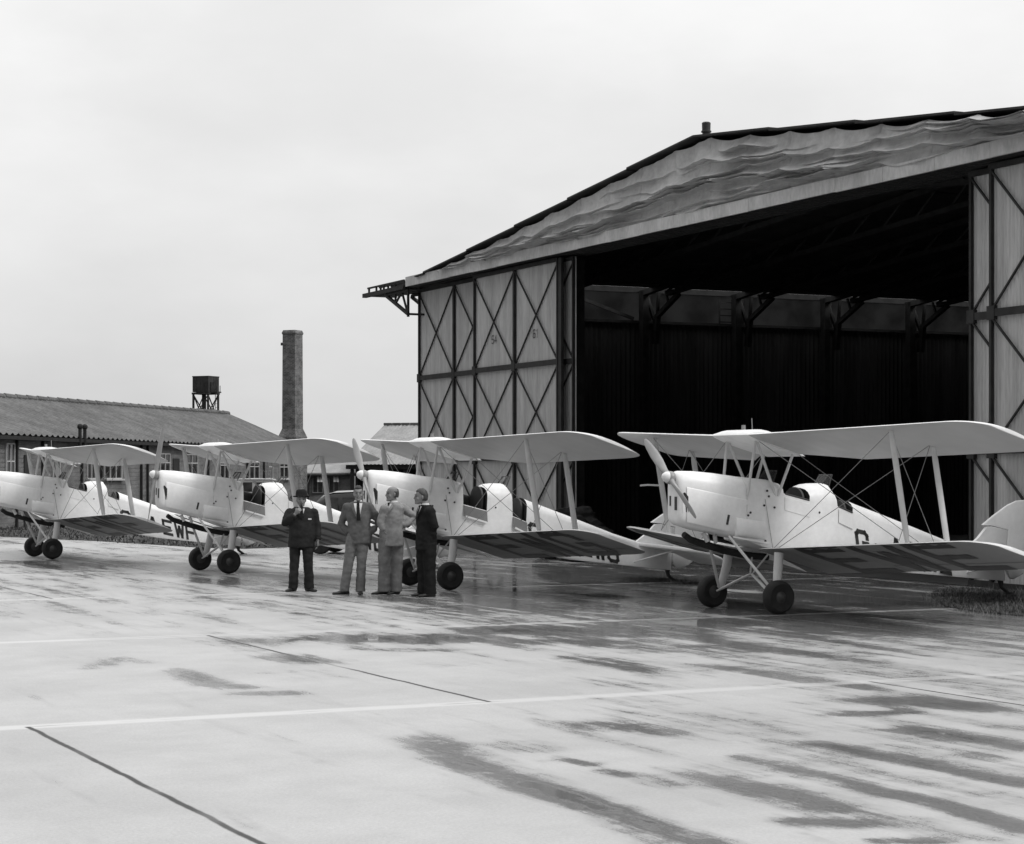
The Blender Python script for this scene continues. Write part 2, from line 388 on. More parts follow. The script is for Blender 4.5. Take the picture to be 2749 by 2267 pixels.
part('door_track', hangar, lambda b: [hbar(b, -5.4, ZF+.06, 28.5, ZF+.06, -.4+k*.16, .1, .1) for k in range(6)], M['frame'])
def outrig(b):
    T0 = tpx(978, -.45)
    for k in range(5):
        n = -.45+.2*k; L = T0 + .44*k; zz = ZF+.01
        hbar(b, L, zz, -4.95, zz, n, .12, .13); hbar(b, L+.3, zz+.2, -5.0, zz+.2, n, .05, .05)
        for j in range(3): hbar(b, L+.4+j*.6, zz, L+.4+j*.6, zz+.22, n, .05, .05)
    for j in range(5): b.bar(hq(T0+.5+j*.5, ZF-.02, -.45), hq(T0+.5+j*.5, ZF-.02, .4), .07, .07)
    b.bar(hq(-5.05, ZF, -.45), hq(-5.05, ZF, .4), .07, .07)
part('outrigger_track', hangar, outrig, M['frame'])
def outbr(b):
    b.bar(hq(-4.83, ZF-.77, -.4), hq(-4.83, ZF-.77, .4), .06, .06)
    for n in (-.4, .4):
        hbar(b, -6.5, ZF-.12, -4.83, ZF-.77, n, .08, .09); hbar(b, -6.5, ZF-.09, -4.83, ZF-.09, n, .07, .07); hbar(b, -4.83, ZF-.08, -4.83, ZF-.85, n, .06, .06)
        hbar(b, -5.8, ZF-.1, -5.8, ZF-.4, n, .05, .05); hbar(b, -5.8, ZF-.4, -5.3, ZF-.1, n, .05, .05); hbar(b, -5.3, ZF-.1, -4.9, ZF-.7, n, .05, .05)
part('outrigger_bracket', hangar, outbr, M['frame'])
def roof(b):
    seg = 2.98
    for sgn in (-1, 1):
        for i in range(6):
            a, c = i*seg, min((i+1)*seg, 15.5)
            t0, t1 = TRIDGE+sgn*a, TRIDGE+sgn*c; z0, z1 = zroof(t0)+.01, zroof(t1)+.045
            th = .04
            b.add([hq(t0, z0, -.62), hq(t1, z1, -.62), hq(t1, z1, DEPTH), hq(t0, z0, DEPTH), hq(t0, z0-th, -.62), hq(t1, z1-th, -.62), hq(t1, z1-th, DEPTH), hq(t0, z0-th, DEPTH)],
                  [(0,1,2,3),(7,6,5,4),(0,4,5,1),(3,2,6,7),(0,3,7,4),(1,5,6,2)])
part('roof', hangar, roof, M['roofdark'])
def canvas(b):
    nT, nZ = 560, 120; SEAM = 1.52; TCV = tpx(1160, -.45)
    rnd = random.Random(3)
    folds = []
    for i in range(30):
        tc = rnd.uniform(TL, TR); folds.append((tc, rnd.choice((1.2, 1.9, 2.8, 5.5, 7.5)), rnd.uniform(.02, .92)**1.25, rnd.uniform(.09, .24), rnd.uniform(-.06, .05), rnd.uniform(.01, .05)))
    vs = []
    for i in range(nT+1):
        t = TCV + (25.7-TCV)*i/nT
        ph = (t/SEAM) % 1.; scal = abs(math.sin(math.pi*t/SEAM))
        top = zroof(t) - .045 - (.085+.05*mnoise.noise(Vector((int(t/SEAM)*3.1, 0, 0))))*scal**.8 ; bot = ZT - .06
        if top < bot+.01: top = bot+.01
        H = top-bot
        for j in range(nZ+1):
            f = j/nZ; z = bot + f*H
            dep = .02*scal*f + .03*mnoise.noise(Vector((t*1.1, z*2.2, 0))) + .012*mnoise.noise(Vector((t*3.1, z*6, 4)))
            for tc, L, ff, amp, tilt, sg in folds:
                u = (t-tc)/L
                if abs(u) < 1:
                    zc = bot + ff*H + tilt*(t-tc) - max(0., .02+.07*mnoise.noise(Vector((tc*3.3, ff*7, 1.))))*scal + .13*mnoise.noise(Vector((t*.55, ff*9, tc))) + .02*mnoise.noise(Vector((t*2.5, ff*9, tc)))
                    q = (z-zc)
                    if -.02 < q < .5: dep += amp*(1-u*u)*min(1., (q+.02)/.02)*math.exp(-max(q, 0)/(.035+sg))   # bulge hanging over a crisp lower crease
            # radiating pulls from the pinned points
            dep += .006*math.cos(2*math.pi*t/SEAM)*max(0., f-.3) 
            dep += .022*mnoise.noise(Vector((t*5.5, z*1.2, 9.)))*f*f + .02*mnoise.noise(Vector((t*1.6+z*2.2, z*8.5, 2.)))
            if ph < .02 or ph > .98: dep -= .03
            vs.append(hq(t, z, -.46-dep))
    b.add(vs, [(i*(nZ+1)+j, (i+1)*(nZ+1)+j, (i+1)*(nZ+1)+j+1, i*(nZ+1)+j+1) for i in range(nT) for j in range(nZ)])
part('gable_canvas', hangar, canvas, M['canvas'], True)
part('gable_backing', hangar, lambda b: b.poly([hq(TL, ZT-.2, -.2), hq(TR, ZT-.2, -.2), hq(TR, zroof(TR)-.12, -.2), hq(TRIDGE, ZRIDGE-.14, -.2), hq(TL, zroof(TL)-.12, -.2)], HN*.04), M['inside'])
def corr_wall(b, t0, n0, t1, n1, z0, z1, per=.16, amp=.02):
    a = hq(t0, 0, n0); c = hq(t1, 0, n1); d = c-a; L = d.length; d.normalize(); s = Vector((d.y, -d.x, 0)); N = max(2, int(L/per*4)); rows = []
    for k in range(N+1):
        p = a + d*(L*k/N) + s*(amp*math.sin(math.pi*k/2)); rows.append([p+Vector((0,0,z0)), p+Vector((0,0,z1))])
    b.loft(rows, False, closed=False)
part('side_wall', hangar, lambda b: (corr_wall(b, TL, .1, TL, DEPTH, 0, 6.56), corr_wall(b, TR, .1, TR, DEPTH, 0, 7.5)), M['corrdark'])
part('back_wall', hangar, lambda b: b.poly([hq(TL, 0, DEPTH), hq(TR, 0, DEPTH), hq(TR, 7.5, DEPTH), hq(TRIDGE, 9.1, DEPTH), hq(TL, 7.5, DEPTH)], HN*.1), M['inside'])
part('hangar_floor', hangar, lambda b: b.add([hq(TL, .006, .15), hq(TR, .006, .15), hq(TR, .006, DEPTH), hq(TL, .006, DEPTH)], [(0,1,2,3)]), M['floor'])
BAY = 3.25
for i in range(11):
    s0 = .9+i*BAY; part('skylight_pane', hangar, lambda b: b.poly([hq(TL-.02, 6.58, s0+.06), hq(TL-.02, 6.58, s0+BAY-.06), hq(TL-.02, 7.47, s0+BAY-.06), hq(TL-.02, 7.47, s0+.06)], HD*-.02), M['grime'])
def knee(s0):
    def f(b):
        t0 = TL+.2
        b.bar(hq(t0, 0, s0), hq(t0, 7.5, s0), .26, .2, HN)
        b.bar(hq(t0+.08, 5.9, s0+.35), hq(t0+.2, 6.75, s0+.35), .2, .14, HN); b.bar(hq(t0+.2, 6.72, s0+.35), hq(t0+1.5, 7.3, s0+.35), .13, .13, HN)
        b.bar(hq(t0+.15, 6.5, s0+.33), hq(t0-.08, 7.4, s0+.12), .09, .1, HN); b.bar(hq(t0+.2, 6.75, s0+.35), hq(t0+.3, 7.45, s0+.35), .08, .08, HN)
        b.bar(hq(t0+.9, 7.05, s0+.35), hq(t0+.7, 7.45, s0+.35), .06, .06, HN)
        for u0, sg in ((t0, 1), (TR-.2, -1)):
            b.bar(hq(u0, 7.42, s0), hq(TRIDGE, 8.95, s0), .16, .2, HN); b.bar(hq(u0+sg*1.4, 7.3, s0+.05), hq(TRIDGE, 8.3, s0+.05), .12, .16, HN)
            for k in range(1, 12):
                u = k/12.; tt = u0+(TRIDGE-u0)*u; b.bar(hq(tt, 7.27+1.*u, s0+.02), hq(tt+sg*.9, 7.5+1.5*u, s0+.02), .06, .06, HN)
    return f
for k in range(7): part('roof_frame', hangar, knee(3.85+BAY*k), M['frame'])
part('sill_rail', hangar, lambda b: ([b.bar(hq(TL, 6.5, .9+BAY*k), hq(TL, 7.55, .9+BAY*k), .2, .12) for k in range(12)], b.bar(hq(TL, 7.53, .3), hq(TL, 7.53, DEPTH), .1, .16), b.bar(hq(TL+.06, 6.56, .3), hq(TL+.06, 6.56, DEPTH), .1, .08), b.bar(hq(TL+.1, 7.4, 4.4), hq(TL+.1, 6.65, 6.8), .06, .1)), M['frame'])
part('wall_ladder', hangar, lambda b: ([b.bar(hq(TL+.1, 6.5, s), hq(TL+.1, 7.35, s), .05, .05) for s in (9.8, 10.25)], [b.bar(hq(TL+.1, 6.65+.2*k, 9.8), hq(TL+.1, 6.65+.2*k, 10.25), .03, .03) for k in range(4)]), M['frame'])
def leaf(t0, n, wid=5.1, num=()):
    cw = wid/2
    def panel(b):
        N = int(wid/.095*4); rows = []
        for k in range(N+1):
            p = hq(t0+wid*k/N, 0, n+.07+.013*math.sin(math.pi*k/2)); rows.append([p+Vector((0,0,.03)), p+Vector((0,0,ZF-.04))])
        b.loft(rows, False, closed=False)
    o = part('door_leaf', hangar, panel, M['corr'], True, ang=80)
    def fr(b):
        zs = (.06, 2.37, 4.75, 7.26)
        for i, tt in enumerate((t0+.05, t0+cw, t0+wid-.04)): hbar(b, tt, .03, tt, ZF-.05, n+.02, .06 if i != 1 else .085, .06)
        for z, h in zip(zs, (.12, .08, .13, .09)): b.bar(hq(t0, z, n+.015), hq(t0+wid, z, n+.015), .06, h)
        for c in range(2):
            a, e = t0+c*cw+.07, t0+(c+1)*cw-.07
            for k in range(3):
                hbar(b, a, zs[k]+.08, e, zs[k+1]-.08, n+.034, .034, .03); hbar(b, a, zs[k+1]-.08, e, zs[k]+.08, n+.012, .038, .03)
            for k in (1, 2):  # gusset plates
                b.box(hq(t0+c*cw+(.07 if c == 0 else 0), zs[k], n+.012), (.10, .036, .12), Matrix.Rotation(math.atan2(HD.y, HD.x), 3, 'Z'))
    part('door_framing', o, fr, M['frame'])
    for tx, s in num: o2 = part('stencilled_number', o, lambda b: glyphs(b, s, lambda u, v: hq(t0+tx+u*.17, 5.42+v*.2, n+.045), .14), M['letter'])
    return o

GL = {  # strokes on a 4 x 6 grid
 'G': [[(4,4.4),(4,5.2),(3.3,6),(.8,6),(0,5.2),(0,.8),(.8,0),(3.2,0),(4,.8),(4,2.8),(2.4,2.8)]],
 'A': [[(0,0),(1.8,6),(2.2,6),(4,0)],[(.75,2),(3.25,2)]], 'E': [[(4,6),(0,6),(0,0),(4,0)],[(0,3.1),(3.2,3.1)]],
 'F': [[(4,6),(0,6),(0,0)],[(0,3.1),(3.2,3.1)]], 'W': [[(0,6),(.9,0),(2,4.6),(3.1,0),(4,6)]],
 'D': [[(0,0),(0,6),(2.9,6),(4,4.8),(4,1.2),(2.9,0),(0,0)]], '-': [[(.8,3),(3.2,3)]],
 '6': [[(4,5.4),(3,6),(1,6),(0,5),(0,1),(1,0),(3,0),(4,1),(4,2.4),(3,3.3),(0,3.0)]], '1': [[(1,4.9),(2.2,6),(2.2,0)]],
 '5': [[(4,6),(.4,6),(0,3.2),(3,3.5),(4,2.6),(4,1),(3,0),(0,.4)]], '4': [[(3,0),(3,6),(0,1.8),(4,1.8)]],
}
def glyphs(b, text, fn, th=.2, adv=1.35, sub=6):
    for k, ch in enumerate(text):
        for st in GL[ch]:
            for (x0, y0), (x1, y1) in zip(st, st[1:]):
                a = Vector((x0/4*.72, y0/6)); c = Vector((x1/4*.72, y1/6)); d = c-a; L = d.length
                if L < 1e-5: continue
                d /= L; nn = Vector((-d.y, d.x))*th*.5; e = d*th*.45; a2, c2 = a-e, c+e
                rows = []
                for i in range(sub+1):
                    q = a2.lerp(c2, i/sub); rows.append([fn(k*adv*.8+(q+nn).x, (q+nn).y), fn(k*adv*.8+(q-nn).x, (q-nn).y)])
                b.loft(rows, False, closed=False)
leaf(tpx(1122, .02), .02); leaf(tpx(1270, -.24), -.24, tpx(1497, -.24)-tpx(1270, -.24), ((1.1, '54'), (3.6, '61'))); leaf(tpx(1122, .02)+5.14, -.04, tpx(1539, -.04)-tpx(1122, .02)-5.14)
part('door_end_post', hangar, lambda b: hbar(b, tpx(1505.5, -.2), .03, tpx(1505.5, -.2), ZF-.05, -.2, .17, .07), M['frame'])
part('door_jamb', hangar, lambda b: hbar(b, tpx(1550, .5), 0, tpx(1550, .5), ZF-.02, .5, .2, .3), M['frame'])
leaf(tpx(2600, .02), .02); leaf(tpx(2654, -.24), -.24); leaf(tpx(2654, -.24)+5.15, .02, 2.6)
def vent(b):
    tv = tpx(1896, -.3); c = hq(tv, zroof(tv)-.04, -.3)
    b.lathe(c, (0,0,1), [(.13,0),(.13,.05),(.085,.07),(.085,.12),(.11,.13),(.11,.16),(.09,.17),(.095,.33),(.07,.35)], 20)
    b.bar(c+Vector((0,0,.03))+HD*-.55, c+Vector((0,0,.10)), .03, .03); b.bar(c+HD*-.55+Vector((0,0,-.02)), c+HD*-.55+Vector((0,0,.1)), .03, .03)
part('roof_ventilator', hangar, vent, M['dark'], True)

# ------------------------------------------------------------------ aircraft
PX, PZ = math.cos(R(17.)), math.sin(R(17.))
CHORD = Vector((PX, 0, -PZ)); WN = Vector((PZ, 0, PX)); CLEN = 1.30
def up_le(y): y = max(y, .45); return Vector((-.25+.17*(y-.45), y, 2.54+.0316*(y-.45)))
def lo_le(y): return Vector((.08+.1215*(y-.31), y, .905+.0557*(y-.31)))
def aero(f):
    f = max(f, 0.); th = .2969*math.sqrt(f)-.126*f-.3516*f*f+.2843*f**3-.1036*f**4
    return 5*.115*th*.62+.03*4*f*(1-f)*.8, -5*.115*th*.30+.006*math.sin(math.pi*f)
def tipf(y, tip, r=.5):        # leading-edge setback and trailing trim near the rounded tip
    if y < tip-r: return 0., 1.
    q = min(1., (y-(tip-r))/r); k = 1-math.sqrt(max(0., 1-q*q)); return k*.24, 1-k*.13
def wing_pt(le, y, f, side, upper):
    tip = 4.47 if upper else 4.44
    a, e = tipf(y, tip); c0 = 1.
    if upper and y < 1.35: c0 = .72+.28*((y-.45)/.9)**1.1 if y > .45 else .72
    ff = a+(e*c0-a)*f
    p = le(y); u, l = aero(f)
    thick = (e-a) if y > tip-.5 else 1.
    rib = .010*(math.sin(math.pi*((y/.29) % 1.))**2)
    p = p + CHORD*(ff*CLEN)
    return p, u*CLEN*min(1, .35+.65*thick)-rib*math.sin(math.pi*min(f, 1)), l*CLEN+rib*.5*math.sin(math.pi*min(f, 1))
def wing_fn(le, y0, y1, sg, upper):
    def f(b):
        NY, NF = 74, 15; rings = []
        for i in range(NY+1):
            y = y0+(y1-y0)*(i/NY)
            if i > NY-12: y = y1 - (y1-y0)*12/NY*(1-math.sin(math.pi/2*(i-(NY-12))/12))
            fs = [.5-.5*math.cos(math.pi*k/NF) for k in range(NF+1)]; ring = []
            endk = 1. if i < NY else .25
            for q in fs: p, u, l = wing_pt(le, y, q, sg, upper); ring.append(p+WN*u*endk)
            for q in reversed(fs[1:-1]): p, u, l = wing_pt(le, y, q, sg, upper); ring.append(p+WN*l*endk)
            rings.append([Vector((p.x, sg*p.y, p.z)) for p in ring])
        n0 = len(b.f); b.loft(rings)
        if True:
            n = len(rings[0])
            for q in range(NY*n):
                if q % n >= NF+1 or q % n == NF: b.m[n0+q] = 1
    return f
def under(le, y, f, sg):
    p, u, l = wing_pt(le, y, f, sg, False); q = p+WN*(l-.006); return Vector((q.x, sg*q.y, q.z))
# fuselage sections: x, top z, shoulder z, bottom z, half width
FS = [(-.16,1.945,1.66,1.03,.300),(.13,1.92,1.66,.935,.315),(.34,1.90,1.68,.885,.32),(.46,1.86,1.69,.868,.325),
      (.47,0,1.69,.866,.325),(.93,0,1.585,.80,.325),
      (.94,1.78,1.58,.80,.325),(1.02,1.83,1.57,.785,.325),(1.15,1.845,1.55,.765,.325),(1.36,1.845,1.52,.73,.323),(1.43,1.74,1.51,.72,.322),
      (1.44,0,1.50,.72,.32),(1.72,0,1.40,.675,.315),
      (1.73,1.60,1.40,.675,.315),(1.86,1.555,1.36,.655,.31),(2.4,1.385,1.22,.57,.285),(2.91,1.22,1.09,.492,.255),(3.61,.99,.90,.43,.20),(4.2,.83,.77,.375,.14),(4.9,.70,.67,.315,.045)]
def fuse(doorF, doorR):
    def f(b):
        for half in (0,):
            rings = []; info = []
            for (x, zt, zs, zb, hw) in FS:
                cock = zt == 0
                df = cock and ((doorF and x < 1.2) or (doorR and x > 1.2))
                L = []; Rr = []
                for sg, lst in ((-1, L), (1, Rr)):
                    rim = zs - (.235 if (df and sg < 0) else 0)
                    lst += [(0, zb), (hw*.93, zb), (hw, zb+.04), (hw, zb+(rim-zb)*.55), (hw, rim)]
                    if cock: lst += [(hw-.012, rim+.012), (hw-.03, rim-.01), (hw-.035, zb+.3), (hw*.5, zb+.12), (0, zb+.12)]
                    else:
                        for k in (1, 2, 3, 4):
                            a = math.pi/2*k/4.4; lst.append((hw*math.cos(a)**.75, zs+(zt-zs)*math.sin(a)**.9))
                        lst.append((0, zt))
                ring = [Vector((x, -p[0], p[1])) for p in L] + [Vector((x, p[0], p[1])) for p in reversed(Rr[1:-1])]
                rings.append(ring); info.append(cock)
            n = len(rings[0]); vs = [p for r in rings for p in r]; fs = []; ms = []
            for i in range(len(rings)-1):
                for j in range(n):
                    k = (j+1) % n; fs.append((i*n+j, i*n+k, (i+1)*n+k, (i+1)*n+j))
                    inner = 5 <= min(j, k) and max(j, k) <= n-5
                    cock = (info[i] and info[i+1])
                    wall = (info[i] != info[i+1])
                    ms.append(1 if inner and cock and not (j in (4,)) else (1 if inner and wall and (info[i]) else 0))
            fs.append(tuple(range(n))); ms.append(0); fs.append(tuple((len(rings)-1)*n+j for j in reversed(range(n)))); ms.append(0)
            o = len(b.v); b.v += vs; b.f += fs; b.m += ms
    return f
CS = [(-1.235,1.98,1.80,1.335,.12),(-1.215,2.005,1.78,1.29,.155),(-1.16,2.025,1.77,1.255,.18),(-.9,2.022,1.75,1.185,.225),(-.6,1.998,1.71,1.135,.265),(-.38,1.972,1.68,1.085,.288),(-.165,1.945,1.66,1.05,.298)]
def chw(x):
    for a, c in zip(CS, CS[1:]):
        if a[0] <= x <= c[0]: return a[4]+(c[4]-a[4])*(x-a[0])/(c[0]-a[0])
    return .30
def cowl(b):
    rings = []
    for (x, zt, zs, zb, hw) in CS:
        half = [(0, zb), (hw*.55, zb+.004), (hw*.85, zb+.03), (hw*.98, zb+.10), (hw, zb+.2), (hw, (zb+zs)/2+.1), (hw, zs)]
        for k in (1, 2, 3, 4): a = math.pi/2*k/4.6; half.append((hw*math.cos(a)**.8, zs+(zt-zs)*math.sin(a)**.85))
        half.append((0, zt))
        rings.append([Vector((x, -p[0], p[1])) for p in half] + [Vector((x, p[0], p[1])) for p in reversed(half[1:-1])])
    b.loft(rings)
def cowl_panel(sg):
    def f(b):
        rows = []
        for i in range(15):
            x = -1.12 + (.97)*i/14; zt = 1.80-(x+1.12)*.20; zb = 1.30-(x+1.12)*.22
            if x > -.44: zb = max(zb, 1.15+(x+.44)*1.45)
            zb = min(zb, zt-.02)
            rows.append([Vector((x, sg*(chw(x)+(.010 if 0 < j < 4 else .001)), zb+(zt-zb)*(0, .03, .5, .97, 1)[j])) for j in range(5)])
        b.loft(rows, False, closed=False)
    return f
def strut_tube(b, a, c, w, th):
    a = Vector(a); c = Vector(c); b.tube([a, a.lerp(c, .12), a.lerp(c, .5), a.lerp(c, .88), c], [w*.34, w*.48, w*.5, w*.48, w*.34], 10, flat=th/w, fdir=(1, 0, 0))
def build_aircraft(label, loc, yaw, pitch, prop_ang, reg, doorF, doorR, under_letters=True):
    ac = thing('biplane', label, 'biplane', loc, yaw, 'white biplanes lined up on the wet apron'); ac.rotation_euler = (0, pitch, yaw)
    P = M['paint']; F = M['fabric']
    fu = part('fuselage', ac, fuse(doorF, doorR), [P, M['cockpit']], True, ('fus', doorF, doorR), 35)
    # registration along the port side and under the wings
    def side_letters(b):
        for ch, x0 in zip(reg, (1.80, 2.13, 2.48, 2.85, 3.16, 3.45)):
            def fn(u, v):
                x = x0+u*.28; z = 1.145-(x-1.8)*.20-.31+v*.31
                for (xa, xc) in zip(FS, FS[1:]):
                    if xa[0] <= x <= xc[0]: hw = xa[4]+(xc[4]-xa[4])*(x-xa[0])/(xc[0]-xa[0])
                return Vector((x-(v-.5)*.05, -hw-.004, z))
            glyphs(b, ch, fn, .22)
    part('registration_letters', fu, side_letters, M['letter'], key=('reg', reg))
    cw = part('engine_cowling', ac, cowl, P, True, 'cowl', 50)
    for sg in (-1, 1): part('cowling_panel', cw, cowl_panel(sg), P, True, ('cp', sg))
    for k, (x, z) in enumerate(((.17,1.74),(.20,1.66),(.12,1.53),(.30,1.5),(1.1,1.42),(.14,1.02),(-.12,1.43),(-.16,1.39))): part('fitting', fu, lambda b: b.lathe((x, -.318, z), (0,-1,0), [(.016,0),(.016,.014),(.01,.018)], 8), M['dark'], key=('fit', k))
    part('panel_seam', fu, lambda b: b.loft([[(.127,-.331,1.62),(.133,-.331,1.62)],[(.267,-.331,.88),(.273,-.331,.88)]], False, closed=False), M['dark'], key='pseam')
    part('air_intake', cw, lambda b: (b.poly([(-1.243,-.06,1.47),(-1.243,-.118,1.47),(-1.243,-.118,1.66),(-1.243,-.06,1.66)], (.03,0,0)), b.poly([(-1.222,-.132,1.45),(-1.10,-.203,1.44),(-1.10,-.203,1.66),(-1.15,-.195,1.72),(-1.222,-.14,1.70)], (0,.03,0)),
                                      b.box((-1.238,.055,1.6), (.006,.014,.07)), b.lathe((-1.238,0,1.925), (-1,0,0), [(.085,0),(.085,.02)], 20)), M['dark'], key='intake')
    part('intake_bar', cw, lambda b: b.bar((-1.17,-.172,1.44), (-1.175,-.170,1.71), .02, .014), P, key='ibar')
    part('cowling_slot', cw, lambda b: b.bar((-.47,-.289,1.40), (-.50,-.287,1.26), .012, .035, (1,0,0)), M['dark'], key='slot')
    pr = part('propeller', ac, lambda b: propeller(b, prop_ang), M['prop'], True, ('prop', prop_ang), 60)
    part('spinner', pr, lambda b: b.lathe((-1.26, 0, 1.925), (-1, 0, .21), [(.082,.0),(.085,.05),(.072,.10),(.04,.14),(.006,.155)], 20), P, True, 'spin')
    part('oil_tank', ac, oil_tank, P, True, 'oil')
    part('exhaust_pipe', ac, lambda b: b.tube([(-.98,.10,1.12),(-.85,.12,1.04),(-.55,.16,.96),(-.2,.2,.87),(.15,.2,.80),(.55,.2,.76)], [.045,.05,.055,.055,.05,.05], 10), M['cockpit'], True, 'exh')
    part('belly_fittings', ac, lambda b: (b.tube([(-.75,-.06,1.14),(-.68,-.06,1.02)], .035, 8), b.tube([(-.55,-.05,1.1),(-.5,.0,1.0)], .03, 8)), M['strut'], key='belly')
    for sg in (-1, 1):
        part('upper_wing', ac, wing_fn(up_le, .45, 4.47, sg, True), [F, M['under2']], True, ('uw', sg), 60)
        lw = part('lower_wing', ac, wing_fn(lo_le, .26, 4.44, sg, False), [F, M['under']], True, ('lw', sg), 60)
        def hinge(b, sg=sg):
            for ya, yb, fa, fb in ((1.9, 4.25, .735, .745), (1.895, 1.905, .74, .985), (4.245, 4.255, .74, .97)):
                b.loft([[under(lo_le, ya+(yb-ya)*i/24, fa, sg), under(lo_le, ya+(yb-ya)*i/24, fb, sg)] for i in range(25)], False, closed=False)
        part('aileron_gap', lw, hinge, M['dark'], key=('ail', sg))
        txt = reg[3:] if sg < 0 else reg[:3]
        def wl(b, sg=sg, txt=txt):
            if sg < 0: glyphs(b, txt, lambda u, v: under(lo_le, 1.05+u*.92, .92-v*.84, -1), .19, 1.36, 8)
            else: glyphs(b, txt, lambda u, v: under(lo_le, 4.0-u*.92, .92-v*.84, 1), .19, 1.36, 8)
        part('registration_letters', lw, wl, M['letter'], key=('wl', sg, txt))
    tk = part('fuel_tank', ac, fuel_tank, P, True, 'tank', 50)
    part('fuel_gauge', tk, lambda b: (b.tube([(.14,.0,2.60),(.13,.0,2.79)], .007, 6), b.lathe((.02,.05,2.60), (0,0,1), [(.03,0),(.03,.09)], 10)), M['wire'], key='gauge')
    for sg in (-1, 1):
        y = 2.92
        for fr_, nm in ((.12, 'f'), (.70, 'r')):
            def st(b, sg=sg, fr_=fr_):
                a = up_le(y)+CHORD*(fr_*CLEN)+WN*-.005; c = lo_le(y)+CHORD*((fr_+.03)*CLEN)+WN*.05
                strut_tube(b, (a.x, sg*a.y, a.z), (c.x, sg*c.y, c.z), .105, .042)
            part('interplane_strut', ac, st, M['strut'], True, ('ips', sg, nm))
        for (a, c, nm) in (((-.05,.36,2.49), (-.17,.315,1.66), 0), ((-.05,.36,2.49), (.33,.31,1.66), 1), ((.62,.36,2.315), (.36,.32,1.66), 2)):
            part('cabane_strut', ac, lambda b: strut_tube(b, (a[0], sg*a[1], a[2]), (c[0], sg*c[1], c[2]), .05, .028), M['strut'], True, ('cab', sg, nm))
        # undercarriage
        part('landing_gear_leg', ac, lambda b: b.tube([(.16,sg*.62,.86),(.13,sg*.64,.62),(.06,sg*.70,.30)], [.075,.075,.06], 12, flat=.62, fdir=(1,0,0)), M['strut'], True, ('leg', sg))
        part('radius_rod', ac, lambda b: strut_tube(b, (-.46,sg*.27,1.10), (.03,sg*.69,.30), .05, .034), M['strut'], True, ('rr', sg))
        part('axle_strut', ac, lambda b: strut_tube(b, (.12,sg*.02,.53), (.0,sg*.70,.255), .055, .04), M['strut'], True, ('ax', sg))
        part('centre_strut', ac, lambda b: strut_tube(b, (.12,sg*.02,.53), (.30,sg*.22,.86), .03, .02), M['strut'], True, ('cs', sg))
        wh = part('wheel', ac, lambda b: b.lathe((0,sg*.83,.243), (0,sg,0), [(.04,-.09),(.14,-.055),(.145,0),(.145,.045),(.13,.06),(.06,.075),(.04,.095),(.02,.1)], 28), M['hub'], True, ('wh', sg))
        part('tyre', wh, lambda b: b.lathe((0,sg*.83,.243), (0,sg,0), [(.14,-.07),(.19,-.092),(.222,-.075),(.238,-.04),(.243,0),(.238,.04),(.222,.075),(.19,.092),(.14,.07)], 40), M['tyre'], True, ('ty', sg))
        part('tailplane', ac, lambda b: tail_surf(b, sg, False), F, True, ('tp', sg), 50)
        part('elevator', ac, lambda b: tail_surf(b, sg, True), F, True, ('el', sg), 50)
        part('tailplane_strut', ac, lambda b: b.tube([(4.0, sg*.1, .45), (4.55, sg*.9, .735)], .014, 6), M['strut'], key=('ts', sg))
        # flying and landing wires
        for nm, (a, c) in enumerate((((-.05,.36,2.48), (.45,2.92,1.10)), ((.3,.32,.92), (.30,2.92,2.55)), ((.36,.32,.91), (.98,2.92,2.37)), ((.62,.36,2.31), (1.14,2.92,.86)), ((.30,2.92,2.56), (1.14,2.92,.88)), ((.98,2.92,2.36), (.45,2.92,1.09)))):
            part('bracing_wire', ac, lambda b: b.tube([(a[0], sg*a[1], a[2]), (c[0], sg*c[1], c[2])], .0052, 5), M['wire'], key=('w', sg, nm))
    part('fin', ac, lambda b: fin(b), F, True, 'fin', 50)
    part('rudder', ac, lambda b: rudder(b), F, True, 'rud', 50)
    part('tail_skid', ac, lambda b: (b.tube([(4.78,0,.42),(4.86,0,.22),(5.0,0,.125)], [.025,.03,.03], 8), b.tube([(4.88,0,.38),(4.88,0,.2)], .02, 8), b.box((5.0,0,.12), (.07,.03,.016))), M['dark'], key='skid')
    # windscreens, seats, doors
    for i, (x, z) in enumerate(((.40, 1.86), (1.40, 1.80))):
        ws = part('windscreen', ac, lambda b: (b.tube([(x-.05,-.2,z-.05),(x+.06,-.16,z+.17),(x+.06,.16,z+.17),(x-.05,.2,z-.05)], .009, 6), b.tube([(x-.10,-.1,z+.01),(x+.05,-.08,z+.17)], .007, 6), b.tube([(x-.10,.1,z+.01),(x+.05,.08,z+.17)], .007, 6)), M['dark'], key=('ws', i))
        part('pane', ws, lambda b: b.add([(x-.05,-.2,z-.05),(x-.1,-.1,z+.01),(x+.05,-.08,z+.17),(x+.06,-.16,z+.17),(x-.1,.1,z+.01),(x+.05,.08,z+.17),(x-.05,.2,z-.05),(x+.06,.16,z+.17)], [(0,1,2,3),(1,4,5,2),(4,6,7,5)]), M['screen'], key=('wp', i))
    for i, (x, z0, z1, hw) in enumerate(((.91, 1.30, 1.79, .235), (1.70, 1.14, 1.60, .21))):
        def seat(b, x=x, z0=z0, z1=z1, hw=hw):
            pr_ = [(-hw, z0), (hw, z0)] + [(hw*math.cos(a), z1-.2+.2*math.sin(a)) for a in [math.pi*k/12 for k in range(13)]]
            b.poly([(x-(p[1]-z0)*-.03-.05, p[0], p[1]) for p in pr_], (.035, 0, 0))
        part('seat_back', ac, seat, M['leather'], key=('seat', i))
